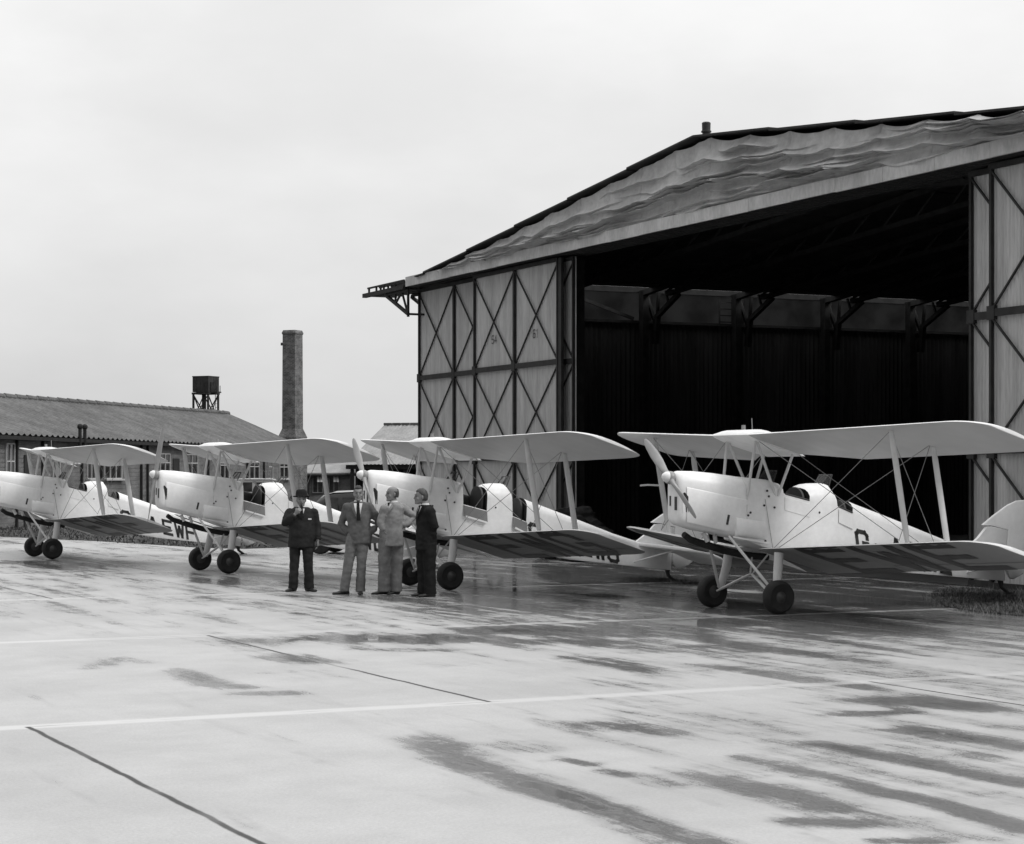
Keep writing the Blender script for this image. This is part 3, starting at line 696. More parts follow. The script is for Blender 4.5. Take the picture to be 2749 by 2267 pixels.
    for k, (p0, p1) in enumerate((((.49,-.318,1.695),(.92,-.318,1.597)), ((.49,.318,1.695),(.92,.318,1.597)), ((1.45,.312,1.505),(1.71,.312,1.412)), ((1.45,-.312,1.505),(1.71,-.312,1.412)))):
        if (k == 0 and doorF) or (k == 3 and doorR): continue
        part('cockpit_rim', ac, lambda b: b.tube([p0, p1], .015, 8), M['leather'], True, ('rim', k))
    for i, (op, x0, x1, z0, z1) in enumerate(((doorF, .47, .93, 1.455, 1.35), (doorR, 1.44, 1.72, 1.265, 1.165))):
        dr = part('cockpit_door', ac, (lambda b: b.add([(x0,-.335,z0),(x1,-.335,z1),(x1,-.365,z1-.19),(x0,-.365,z0-.19),(x0,-.328,z0),(x1,-.328,z1),(x1,-.35,z1-.19),(x0,-.35,z0-.19)], [(0,1,2,3),(7,6,5,4),(0,3,7,4),(1,5,6,2),(3,2,6,7),(0,4,5,1)])) if op else
                  (lambda b: b.add([(x0+.01,-.3265,z0),(x1-.01,-.3265,z1),(x1-.01,-.3265,z1+.2),(x0+.01,-.3265,z0+.2),(x0+.01,-.333,z0+.005),(x1-.01,-.333,z1+.005),(x1-.01,-.333,z1+.195),(x0+.01,-.333,z0+.195)], [(3,2,1,0),(4,5,6,7),(0,1,5,4),(1,2,6,5),(2,3,7,6),(3,0,4,7)])), M['doorpanel'] if op else P, key=('door', i, bool(op)))
        if op:
            tag(dr, 'open cockpit door hanging down with grey inside showing')
            part('door_edge', dr, lambda b: b.bar((x0+.03,-.372,z0-.195), (x1-.02,-.372,z1-.195), .025, .03), P, key=('de', i))
    part('pitot_tube', ac, lambda b: b.tube([(.46,2.92,1.80),(.20,2.92,1.81),(.06,2.92,1.80)], .014, 8), M['strut'], key='pitot')
    return ac
def propeller(b, ang):
    ax = Vector((-1, 0, .15)).normalized(); c = Vector((-1.285, 0, 1.93)); s1 = Vector((0, 1, 0)); s2 = ax.cross(s1)
    if s2.z < 0: s2 = -s2
    for sg in (1, -1):
        rad = (s2*math.cos(ang)+s1*math.sin(ang))*sg; tan = ax.cross(rad).normalized(); rings = []
        for r, wd, th, tw in ((.0,.10,.09,70),(.10,.10,.08,62),(.2,.115,.06,48),(.4,.165,.042,34),(.6,.17,.03,26),(.80,.14,.02,21),(.92,.10,.014,19),(.97,.05,.008,18)):
            a = R(tw); u = tan*math.cos(a)+ax*math.sin(a); v = ax*math.cos(a)-tan*math.sin(a)
            rings.append([c+rad*r+u*(wd*.40*math.cos(2*math.pi*k/12))+v*(th/2*math.sin(2*math.pi*k/12)) for k in range(12)])
        b.loft(rings)
    b.lathe(c-ax*.05, ax, [(.085, 0), (.095, .03), (.09, .08), (.07, .10)], 20)
def oil_tank(b):
    rings = []
    for i in range(9):
        x = -.36+.5*i/8; k = math.sin(math.pi*min(1, max(0, (i+.35)/8.7)))**.35
        zt, zb = 1.36-(x+.36)*.12, 1.10-(x+.36)*.14; zc = (zt+zb)/2; h = (zt-zb)/2
        rings.append([Vector((x, -.295-.085*k*max(0, math.cos(a))**.6 + (.02 if math.cos(a) < 0 else 0), zc+h*math.sin(a))) for a in [-math.pi/2+math.pi*j/10 for j in range(11)]] + [Vector((x, -.27, zt)), Vector((x, -.27, zb))])
    b.loft(rings)
    b.bar((-.40, -.31, 1.085), (.2, -.326, .985), .03, .025)
def fuel_tank(b):
    rings = []
    for i in range(9):
        y = -.46+.92*i/8; e = min(1., (1-abs(y)/.47)*6+.35); ring = []
        fs = [.5-.5*math.cos(math.pi*k/12) for k in range(13)]
        for q in fs: ring.append(up_le(.45)+CHORD*(q*.80*CLEN)+WN*(aero(q)[0]*1.30*CLEN*(.8+.2*e)+(.085*math.sin(math.pi*min(1., q*1.12))**.6)*e))
        for q in reversed(fs[1:-1]): ring.append(up_le(.45)+CHORD*(q*.80*CLEN)+WN*(aero(q)[1]*CLEN-.02*math.sin(math.pi*q)))
        rings.append([Vector((p.x, y, p.z)) for p in ring])
    b.loft(rings)
def slab(b, pts, th, axis):
    # pillow-shaped flat surface: outline ring, smaller raised rings either side
    c = Vector((sum(p[0] for p in pts)/len(pts), sum(p[1] for p in pts)/len(pts), sum(p[2] for p in pts)/len(pts))); ax = Vector(axis)
    P = [Vector(p) for p in pts]
    def rg(k, o): return [c+(p-c)*k+ax*o for p in P]
    b.loft([rg(.965, th*.5), rg(.985, th*.38), rg(1., th*.1), rg(1., -th*.1), rg(.985, -th*.38), rg(.965, -th*.5)])
def tail_surf(b, sg, elev):
    y = 1.46; r = Vector((4.13, 0, .800)); d = Vector((.955, 0, -.18))/.972
    def p(u, yy, dz=0.): q = r+d*u; return (q.x, sg*yy, q.z+dz)
    if not elev:
        slab(b, [p(.0,.09), p(.12,.55), p(.32,1.2), p(.42,1.42), p(.55,1.46), p(.72,1.46), p(.72,.06), p(.0,.06)], .06, (0,0,1))
    else:
        dr = -.10
        slab(b, [p(.735,.16), p(.735,1.46), p(.95,1.47,dr*.4), p(1.15,1.38,dr*.8), p(1.26,1.15,dr), p(1.28,.7,dr), p(1.22,.3,dr), p(1.05,.14,dr*.6)], .045, (0,0,1))
def fin(b):
    slab(b, [(4.12,0,.82),(4.38,0,1.0),(4.55,0,1.165),(4.66,0,1.17),(4.975,0,1.105),(4.93,0,.68),(4.5,0,.72)], .06, (0,1,0))
def rudder(b):
    slab(b, [(4.46,0,1.195),(4.70,0,1.345),(4.98,0,1.50),(5.17,0,1.565),(5.35,0,1.575),(5.52,0,1.51),(5.65,0,1.37),(5.70,0,1.17),(5.66,0,.93),(5.55,0,.68),(5.42,0,.50),(5.31,0,.415),(5.11,0,.335),(5.03,0,.345),(4.93,0,.50),(4.945,0,.80),(4.985,0,1.12),(4.66,0,1.185)], .05, (0,1,0))

GR = 'white biplanes lined up on the wet apron'
build_aircraft('white biplane at far left with its nose cut off by the picture edge', (-11.0837, 48.19, 0), .479, R(1.4), R(5), 'G-AEWF', False, False)
build_aircraft('white biplane with upright propeller behind the man in the hat', (-6.0257, 41.21, 0), .4985, R(1.7), R(2), 'G-AEWD', True, False)
build_aircraft('white biplane with both cockpit doors open behind the group of men', (-1.4419, 35.51, 0), .474, R(1.3), R(48), 'G-AEWG', True, True)
build_aircraft('nearest white biplane on the right with its tail over the grass', (3.3612, 29.50, 0), .4977, R(0), R(55), 'G-AEWE', False, False)

# ------------------------------------------------------------------ background buildings
HU = Vector((.1555, .9878, 0)); HW = Vector((.9878, -.1555, 0)); HE = Vector((-12.1, 115.1, 0)); HLEN = 60.
hut = thing('barrack_hut', 'long low barrack hut with dark corrugated roof and horizontal boarding', 'hut', HE)
def hs(s, o, z): return -HU*s + HW*o + Vector((0, 0, z))
def px2s(px): u = (px-CX)/CF; k = (-18.58-74*u)/(24.2*u-3.81); return (1.70-k)*24.5
EAVE = 3.53
def zr(s): return 5.37-.0075*s
part('wall', hut, lambda b: (b.poly([hs(0,0,0), hs(HLEN,0,0), hs(HLEN,0,EAVE), hs(0,0,EAVE)], -HW*.2), b.poly([hs(0,-.2,0), hs(0,-8.3,0), hs(0,-8.3,EAVE), hs(0,-4.15,zr(0)-.1), hs(0,-.2,EAVE)], -HU*.2), b.poly([hs(HLEN-.7,-.2,0), hs(HLEN-.7,-8.3,0), hs(HLEN-.7,-8.3,EAVE), hs(HLEN-.7,-4.15,zr(HLEN)-.1), hs(HLEN-.7,-.2,EAVE)], HU*.2), b.poly([hs(0,-8.1,0), hs(HLEN,-8.1,0), hs(HLEN,-8.1,EAVE), hs(0,-8.1,EAVE)], -HW*.2),
     [b.bar(hs(0, .012, .1+.17*k), hs(HLEN, .012, .1+.17*k), .03, .155, HW*.15+Vector((0,0,1))) for k in range(20)]), M['hutwall'])
def hutroof(b):
    per = .55; n = int(HLEN/per*6); rows = []
    for k in range(n+1):
        s = -.35+(HLEN)*k/n; a = max(0, math.sin(2*math.pi*s/per))**.7*.075
        rows.append([hs(s, .38, EAVE-.12+a), hs(s, -1.1, EAVE-.12+(zr(s)-EAVE+.12)*.33+a), hs(s, -2.6, EAVE-.12+(zr(s)-EAVE+.12)*.66+a+.012), hs(s, -4.15, zr(s)+a), hs(s, -8.7, EAVE-.2+a)])
    b.loft(rows, False, closed=False)
rf = part('roof', hut, hutroof, M['hutroof'], True, ang=50)
part('ridge_capping', rf, lambda b: [b.tube([hs(s, -4.15, zr(s)+.06), hs(s+1.16, -4.15, zr(s+1.16)+.09)], .13, 8, flat=.8) for s in [-.4+1.18*i for i in range(50)]], M['hutroof'])
part('gutter', rf, lambda b: b.bar(hs(-.35, .36, EAVE-.22), hs(HLEN, .36, EAVE-.22), .13, .14), M['frame'])
part('vent_pipe', rf, lambda b: (b.tube([hs(px2s(188), .42, EAVE-.9), hs(px2s(188), .42, EAVE+.25)], .07, 8), b.ball(hs(px2s(188), .42, EAVE+.33), .12, 8)), M['frame'])
part('vent_pipe', rf, lambda b: (b.tube([hs(px2s(201), .42, EAVE-.9), hs(px2s(201), .42, EAVE+.25)], .07, 8), b.ball(hs(px2s(201), .42, EAVE+.33), .12, 8)), M['frame'])
def hut_window(px, wpx, z0, z1, open_=False):
    s0, s1 = px2s(px-wpx/2), px2s(px+wpx/2); s0, s1 = max(s0, s1), min(s0, s1); nb = max(2, round(abs(s0-s1)/.75))
    def fr(b):
        for s in [s0+(s1-s0)*i/nb for i in range(nb+1)]: b.bar(hs(s, .06, z0), hs(s, .06, z1), .05, .05, HW)
        for z in (z0, (z0+z1)/2+.15, z1): b.bar(hs(s0, .065, z), hs(s1, .065, z), .05, .04, HW)
        b.bar(hs(s0+.1, .12, z0-.05), hs(s1-.1, .12, z0-.05), .16, .07)
    o = part('window', hut, fr, M['whitewood'])
    part('pane', o, lambda b: b.poly([hs(s0, .045, z0), hs(s1, .045, z0), hs(s1, .045, z1), hs(s0, .045, z1)], -HW*.01), M['glass'])
for a in ((24, 22, 1.5, 3.1), (148, 18, 1.8, 2.9), (242, 22, 1.8, 2.9), (300, 46, 1.8, 2.9), (440, 26, 1.8, 2.9), (512, 30, 1.8, 2.9), (600, 24, 1.75, 2.8), (680, 26, 1.75, 2.7), (724, 10, 1.75, 2.7), (760, 24, 1.75, 2.7)): hut_window(*a)
for px in (70, 470): part('door', hut, lambda b: b.poly([hs(px2s(px-8), .06, 0), hs(px2s(px+9), .06, 0), hs(px2s(px+9), .06, 2.7), hs(px2s(px-8), .06, 2.7)], -HW*.03), M['frame'])
for px in (40, 110, 215, 268, 375, 392, 555, 660, 705): part('downpipe', hut, lambda b: b.tube([hs(px2s(px), .09, 0), hs(px2s(px), .09, EAVE-.2)], .055, 6), M['frame'])

# low shed with tilted window lights, far behind
def shed():
    o = thing('low_shed', 'low pale shed with two tilted window lights behind the dark saloon', 'shed', (-11.4, 126, 0))
    part('wall', o, lambda b: b.box((0, .2, 1.0), (1.45, .15, 1.0)), M['hutwall'])
    part('roof', o, lambda b: b.poly([(-1.7,-.35,1.98),(2.0,-.35,1.98),(2.0,3.4,2.9),(-1.7,3.4,2.9)], (0,0,.09)), M['shedroof'])
    part('eave_board', o, lambda b: b.box((.15, -.33, 1.93), (1.75, .04, .05)), M['frame'])
    part('door_post', o, lambda b: b.box((-1.28, -.1, 1.0), (.16, .14, .92)), M['frame'])
    for x in (-.65, .35):
        wn = part('window', o, lambda b: (b.box((x+.05, .02, 1.35), (.30, .03, .50)),), M['glass'])
        part('window_frame', wn, lambda b: ([b.box((x+.05+dx, -.02, 1.35), (.025, .03, .5)) for dx in (-.3, 0, .3)], b.box((x+.05, -.02, .84), (.34, .05, .03))), M['hutwall'])
        part('tilted_light', wn, lambda b: [b.poly([(x+.03+dx,-.08,1.86),(x+.17+dx,-.08,1.86),(x+.22+dx,-.34,1.50),(x+.08+dx,-.34,1.50)], (0,.02,.01)) for dx in (-.02, .16)], M['whitewood'])
shed()
def open_shed():
    o = thing('open_fronted_shed', 'gabled shed with pale corrugated roof and dark open front beside the hangar', 'shed', (-10.15, 125, 0))
    rx, ry = 2.05, 6.0; ex = Vector((.9465, -.3227, 0)); L = 16.
    V = Vector((rx, ry, 0))
    def roofb(b):
        n = 240; rows = []
        for k in range(n+1):
            s = -.1+L*k/n; a = .02*math.sin(2*math.pi*s/.26)
            rows.append([ex*s+Vector((0,0,2.58+a)), ex*s+V*.5+Vector((0,0,3.87+a)), ex*s+V+Vector((0,0,5.16+a)), ex*s+V*2.+Vector((0,0,2.58+a))])
        b.loft(rows, False, closed=False)
    r_ = part('roof', o, roofb, M['shedroof'], True, ang=60)
    part('ridge_capping', r_, lambda b: [b.bar(ex*(s)+V+Vector((0,0,5.20)), ex*(s+.52)+V+Vector((0,0,5.20)), .3, .14) for s in [-.1+.62*i for i in range(25)]], M['hutroof'])
    part('eave_beam', o, lambda b: b.bar(ex*-.1+V*.03+Vector((0,0,2.42)), ex*L+V*.03+Vector((0,0,2.42)), .12, .26), M['frame'])
    part('wall', o, lambda b: (b.poly([ex*.2+V*.15, ex*.2+V*1.9, ex*.2+V*1.9+Vector((0,0,2.6)), ex*.2+V+Vector((0,0,4.9)), ex*.2+V*.15+Vector((0,0,2.7))], ex*.15), b.poly([ex*.35+V*.6, ex*L+V*.6, ex*L+V*.6+Vector((0,0,3.9)), ex*.35+V*.6+Vector((0,0,3.9))], V*.02)), M['inside'])
    for k in range(5): part('post', o, lambda b: b.bar(ex*(.25+3.5*k)+V*.05, ex*(.25+3.5*k)+V*.05+Vector((0,0,2.4)), .22, .22), M['frame'])
open_shed()

def chimney():
    Y = 118.; c = at(785.5, 1273, Y); c.z = 0
    o = thing('chimney', 'tall square brick chimney with flared base behind the hut', 'chimney', c, R(-26.))
    a = .43
    def sq(h, z): return [Vector((x*h, y*h, z)) for x, y in ((-1,-1),(1,-1),(1,1),(-1,1))]
    part('shaft', o, lambda b: b.loft([sq(a*1.02, 4.6), sq(a*.97, 10.05)]), M['brick'])
    part('cap', o, lambda b: (b.loft([sq(a*1.0, 10.052), sq(a*1.05, 10.1), sq(a*1.05, 10.16), sq(a*.92, 10.30)])), M['brick'])
    part('base', o, lambda b: b.loft([sq(a*1.42, 0), sq(a*1.42, 4.12), sq(a*1.36, 4.2), sq(a*1.03, 4.598)]), M['brick'])
    part('bracket', o, lambda b: b.box((-a-.05, -a+.05, 9.5), (.06, .05, .08)), M['dark'])
chimney()
def water_tower():
    Y = 160.; c = at(552.5, 1273, Y); c.z = 0
    o = thing('water_tower', 'dark square water tank on braced steel legs beyond the hut roof', 'water tower', c, R(-26.)); h = .74
    part('tank', o, lambda b: (b.box((0,0,9.02), (h, h, .62)), b.box((0,0,9.62), (h+.02, h+.02, .04)), [b.box((x, -h-.004, 9.02), (.012, .01, .6)) for x in (-.37, 0, .37)], [b.box((h+.004, x, 9.02), (.01, .012, .6)) for x in (-.37, 0, .37)]), M['steeldark'])
    part('platform', o, lambda b: (b.box((0,0,8.3), (h+.05, h+.05, .07)), b.box((h+.35, -.2, 8.38), (.3, .3, .05)), [b.bar((h+.6, -.4+.4*k, 8.4), (h+.6, -.4+.4*k, 8.9), .04, .04) for k in range(2)]), M['steeldark'])
    for x in (-1, 1):
        for y in (-1, 1): part('leg', o, lambda b: b.bar((x*(h-.05), y*(h-.05), 0), (x*(h-.05), y*(h-.05), 8.23), .13, .13), M['steeldark'])
    def br(b):
        q = h-.05
        for k in range(4):
            z0, z1 = 8.2-k*2.0, 8.2-(k+1)*2.0
            for s in (-1, 1):
                b.bar((-q, s*q, z0), (q, s*q, z1), .07, .07, (0,1,0)); b.bar((q, s*q, z0), (-q, s*q, z1), .07, .05, (0,1,0))
                b.bar((s*q, -q, z0), (s*q, q, z1), .07, .07, (1,0,0)); b.bar((s*q, q, z0), (s*q, -q, z1), .07, .05, (1,0,0))
    part('bracing', o, br, M['steeldark'])
    part('riser_pipe', o, lambda b: b.tube([(-.1,-.1,0),(-.1,-.1,8.25)], .17, 10), M['steeldark'])
    part('ladder', o, lambda b: ([b.bar((h+.12, y, 0), (h+.12, y, 9.4), .035, .035) for y in (.05, .35)], [b.bar((h+.12, .05, .3*k), (h+.12, .35, .3*k), .03, .03) for k in range(30)]), M['steeldark'])
    part('inspection_hatch', o, lambda b: b.box((h+.02, -.25, 8.75), (.05, .2, .42)), M['frame'])
water_tower()

# ------------------------------------------------------------------ vehicles
def wheels(o, xs, hw, r=.34):
    for x in xs:
        for sg in (-1, 1):
            wq = part('wheel', o, lambda b: b.lathe((x, sg*hw, r), (0, sg, 0), [(.05,-.06),(r*.6,-.05),(r*.62,.03),(.12,.06),(.02,.07)], 20), M['hub'], True)
            part('tyre', wq, lambda b: b.lathe((x, sg*hw, r), (0, sg, 0), [(r*.6,-.07),(r*.92,-.075),(r,-.03),(r,.03),(r*.92,.075),(r*.6,.07)], 28), M['tyre'], True)
def saloon():
    # -x is the rounded tail
    o = thing('saloon_car', 'dark old saloon car parked behind the men with sky sheen painted on its roof', 'car', (-3.45, 50.9, 0), R(-12))
    def ring(x, z0, z1, hw, tw):
        return [Vector((x, sx*w_, z)) for sx, w_, z in ((-1,hw*.9,z0),(-1,hw,z0+(z1-z0)*.25),(-1,hw,z0+(z1-z0)*.6),(-1,tw+(hw-tw)*.3,z0+(z1-z0)*.9),(-1,tw*.6,z1),(1,tw*.6,z1),(1,tw+(hw-tw)*.3,z0+(z1-z0)*.9),(1,hw,z0+(z1-z0)*.6),(1,hw,z0+(z1-z0)*.25),(1,hw*.9,z0))]
    part('body', o, lambda b: b.loft([ring(-1.75,.5,.85,.5,.4), ring(-1.6,.42,1.0,.6,.55), ring(-1.2,.36,1.06,.68,.62), ring(.6,.34,1.06,.70,.66), ring(.75,.34,1.04,.60,.5), ring(1.6,.4,1.0,.42,.3), ring(1.9,.42,.95,.36,.25)]), M['carbody'], True)
    part('cabin', o, lambda b: b.loft([ring(-1.5,.95,1.15,.5,.42), ring(-1.25,.95,1.42,.6,.5), ring(-.9,.95,1.54,.66,.54), ring(-.2,.95,1.57,.68,.56), ring(.35,.95,1.54,.68,.55), ring(.5,.95,1.48,.66,.52), ring(.72,.95,1.08,.6,.52)]), M['carbody'], True)
    part('roof', o, lambda b: b.loft([[Vector((x, y, z-(abs(y)/.6)**2*.06)) for y in (-.52,-.35,-.15,.15,.35,.52)] for x, z in ((-1.2,1.47),(-.9,1.565),(-.2,1.595),(.3,1.57),(.48,1.51))], False, closed=False), M['carlight'], True)  # sky reflection on the dark roof painted in with the pale van colour
    for sg in (-1, 1):
        for (x0, x1, r0) in ((-1.15,-.72,.2), (-.62,-.12,0), (-.02,.45,.0)):
            part('side_window', o, lambda b: b.poly([(x0+r0*.6, sg*.688, 1.08), (x1, sg*.69, 1.08), (x1-.02, sg*.64, 1.40), (x0+r0*.7, sg*.64, 1.40-.0*r0), (x0+.02, sg*.67, 1.2)], (0, sg*.012, 0)), M['glass'])
        part('front_wing', o, lambda b: b.tube([(.55, sg*.68, .38),(.8, sg*.68, .62),(1.15, sg*.66, .80),(1.5, sg*.64, .76),(1.75, sg*.62, .5)], [.08,.14,.17,.16,.1], 10, flat=.9), M['carbody'], True)
        part('rear_wing', o, lambda b: b.tube([(-.6, sg*.68, .36),(-.8, sg*.70, .62),(-1.15, sg*.70, .78),(-1.5, sg*.68, .66),(-1.7, sg*.66, .40)], [.07,.13,.16,.15,.08], 10, flat=.9), M['carbody'], True)
        part('running_board', o, lambda b: b.box((0, sg*.72, .33), (.65, .12, .03)), M['chrome'])
        part('headlamp', o, lambda b: b.lathe((1.55, sg*.42, .86), (1, 0, 0), [(.04,-.14),(.1,-.05),(.11,0),(.1,.02)], 14), M['chrome'], True)
    part('rear_window', o, lambda b: b.poly([(-1.40,-.3,1.18),(-1.40,.3,1.18),(-1.24,.25,1.40),(-1.24,-.25,1.40)], (-.02,0,.01)), M['glass'])
    part('bumper', o, lambda b: b.tube([(-1.9,-.65,.42),(-1.95,0,.42),(-1.9,.65,.42)], .035, 8), M['chrome'], True)
    wheels(o, (-1.2, 1.25), .62, .33)
saloon()
def van():
    o = thing('pale_van', 'pale van with dark windows parked beyond the open cockpit biplane', 'van', (-9.15, 72.5, 0), R(12))
    hw = .74
    def sec(y, top, k=1.): return [Vector((x*hw*k, y, z)) for x, z in ((-1,.45),(-1,1.3),(-.97,top-.12),(-.85,top-.02),(0,top),(.85,top-.02),(.97,top-.12),(1,1.3),(1,.45))]
    part('body', o, lambda b: b.loft([sec(-.02,1.78,.97), sec(.05,1.81), sec(2.4,1.82), sec(2.6,1.75,.96)]), M['carlight'], True, ang=30)
    part('bonnet', o, lambda b: b.box((0, 3.0, .75), (.45, .5, .3)), M['carlight'])
    part('roof_rim', o, lambda b: b.tube([(-.76,-.06,1.76),(-.5,-.08,1.80),(.5,-.08,1.80),(.76,-.06,1.76)], .03, 8), M['whitewood'])
    for x in (-.36, .34):
        wq = part('rear_window', o, lambda b: b.box((x, -.03, 1.52), (.27, .02, .17)), M['glass'])
        part('window_frame', wq, lambda b: [b.bar((x-.29, -.05, z), (x+.29, -.05, z), .03, .035) for z in (1.33, 1.71)], M['whitewood'])
    for sg in (-1, 1): part('side_window', o, lambda b: b.box((sg*.745, 1.7, 1.5), (.012, .4, .16)), M['glass'])
    part('bumper', o, lambda b: b.box((0, -.1, .5), (.7, .05, .06)), M['chrome'])
    wheels(o, (0,), .68, .32)
    for c in [c for c in o.children if c.name.startswith('wheel')]: c.location = (0, .5, 0)
    for sg in (-1, 1):
        wq = part('wheel', o, lambda b: b.lathe((sg*.68, 2.9, .32), (sg,0,0), [(.05,-.06),(.19,-.05),(.19,.03),(.02,.07)], 18), M['hub'], True)
        part('tyre', wq, lambda b: b.lathe((sg*.68, 2.9, .32), (sg,0,0), [(.19,-.07),(.3,-.075),(.32,0),(.3,.075),(.19,.07)], 24), M['tyre'], True)
    for c in [c for c in o.children if c.name.startswith('wheel') and abs(c.location.y-.5) < .01]:
        me = c.data
    
van()

# ragged dark heap against the door edge
def heap():
    c = hp(tpx(1525, -1.1), 0, -1.1); o = thing('covered_heap', 'dark ragged covered heap in the hangar doorway', 'heap', c)
    rnd = random.Random(5); mb = MB()
    for i in range(60):
        u = rnd.uniform(-.2, 2.0); h = 1.15*max(.15, 1-max(0, u-.3)/2.); mb.ball(HD*u+HN*rnd.uniform(-.5,.5)+Vector((0,0,rnd.uniform(.05, .92)*h)), (rnd.uniform(.18,.4), rnd.uniform(.18,.4), rnd.uniform(.15,.3)), 8)
    link('tarpaulin', remesh(mb, 'tarpaulin', M['felt'], .05, 2, .07, 5.), o)
heap()

# ------------------------------------------------------------------ grass
def inside(p, poly):
    r = False; n = len(poly)
    for i in range(n):
        a, b = poly[i], poly[(i+1) % n]
        if (a[1] > p[1]) != (b[1] > p[1]) and p[0] < (b[0]-a[0])*(p[1]-a[1])/(b[1]-a[1])+a[0]: r = not r
    return r
def grass(name, poly, n, hmin, hmax, wd, seed, tall=.05):
    rnd = random.Random(seed); b = MB(); xs = [p[0] for p in poly]; ys = [p[1] for p in poly]; k = 0
    while k < n:
        p = (rnd.uniform(min(xs), max(xs)), rnd.uniform(min(ys), max(ys)))
        q = (p[0]+.25*mnoise.noise(Vector((p[0]*1.7, p[1]*1.7, 0)))+.3*mnoise.noise(Vector((p[0]*.5, p[1]*.5, 3)))+rnd.gauss(0, .10), p[1]+.25*mnoise.noise(Vector((p[0]*1.7, p[1]*1.7, 8))))
        if not inside(q, poly): continue
        k += 1
        cl = .55+.9*max(0, mnoise.noise(Vector((p[0]*.8, p[1]*.8, seed))))+.4*mnoise.noise(Vector((p[0]*3, p[1]*3, seed)))
        h = rnd.uniform(hmin, hmax)*max(.25, cl)*(2.1 if rnd.random() < tall else 1)
        a = rnd.uniform(0, 6.283); ca, sa = math.cos(a), math.sin(a); le = rnd.uniform(.2, 1.3)*h; w_ = wd*rnd.uniform(.6, 1.4)
        b.add([(p[0]-sa*w_, p[1]+ca*w_, 0), (p[0]+sa*w_, p[1]-ca*w_, 0), (p[0]+sa*w_*.6+ca*le*.4, p[1]-ca*w_*.6+sa*le*.4, h*.6), (p[0]-sa*w_*.6+ca*le*.4, p[1]+ca*w_*.6+sa*le*.4, h*.6), (p[0]+ca*le, p[1]+sa*le, h)], [(0,1,2,3),(3,2,4)])
    return tag(link(name, b.mesh(name, M['grass'])), kind='stuff')
GL_ = [tuple(gpt(px, py))[:2] for px, py in ((-260,1426),(0,1441),(270,1454),(540,1471),(660,1474),(770,1470))] + [(-8.6,70),(-11,100),(-14.6,104),(-18.3,75.6),(-26,70)]
GR_ = [tuple(gpt(px, py))[:2] for px, py in ((2500,1604),(2540,1630),(2600,1640),(2680,1649),(2800,1660))] + [(13.5,26.2), tuple(hp(29,0,-.5))[:2], tuple(hp(tpx(2596,-.4),0,-.4))[:2]]
quad_sheet('grass_verge', GL_, .012, M['soil']); quad_sheet('grass_bank', GR_, .012, M['soil'])
grass('grass', GL_, 16000, .05, .15, .02, 2); grass('grass', GR_, 42000, .02, .10, .005, 9, .06)

# ------------------------------------------------------------------ people
def rotz(v, a): c, s = math.cos(a), math.sin(a); return Vector((v[0]*c-v[1]*s, v[0]*s+v[1]*c, v[2] if len(v) > 2 else 0))
def oval(c, rx, ry, yaw, n=24, sq=1.0):
    out = []
    for k in range(n):
        a = 2*math.pi*k/n; ca, sa = math.cos(a), math.sin(a)
        out.append(Vector(c)+rotz((rx*math.copysign(abs(ca)**sq, ca), ry*math.copysign(abs(sa)**sq, sa), 0), yaw))
    return out
def hand(b, wr, d, pn, sc=1., curl=.6):
    d = Vector(d).normalized(); pn = Vector(pn); pn = (pn-d*pn.dot(d)).normalized(); sd = d.cross(pn); wr = Vector(wr)
    b.tube([wr-d*.03, wr, wr+d*.045*sc, wr+d*.09*sc], [.026*sc,.027*sc,.04*sc,.037*sc], 12, flat=.5, fdir=sd)
    for i, (o, L) in enumerate(((.029,.075),(.010,.085),(-.010,.08),(-.029,.062))):
        p = wr+d*.085*sc+sd*o*sc; d1 = (d*math.cos(curl*.7)+pn*math.sin(curl*.7)); d2 = (d*math.cos(curl*1.9)+pn*math.sin(curl*1.9))
        b.tube([p-d*.015, p, p+d1*L*.55*sc, p+d1*L*.55*sc+d2*L*.5*sc], [.010*sc,.0105*sc,.0095*sc,.0075*sc], 8)
    p = wr+d*.03*sc+sd*.033*sc; d1 = (d*.75+sd*.55+pn*.35).normalized(); d2 = (d*.9+sd*.1+pn*.4).normalized()
    b.tube([p-d1*.01, p+d1*.035*sc, p+d1*.035*sc+d2*.032*sc], [.013*sc,.012*sc,.009*sc], 8)
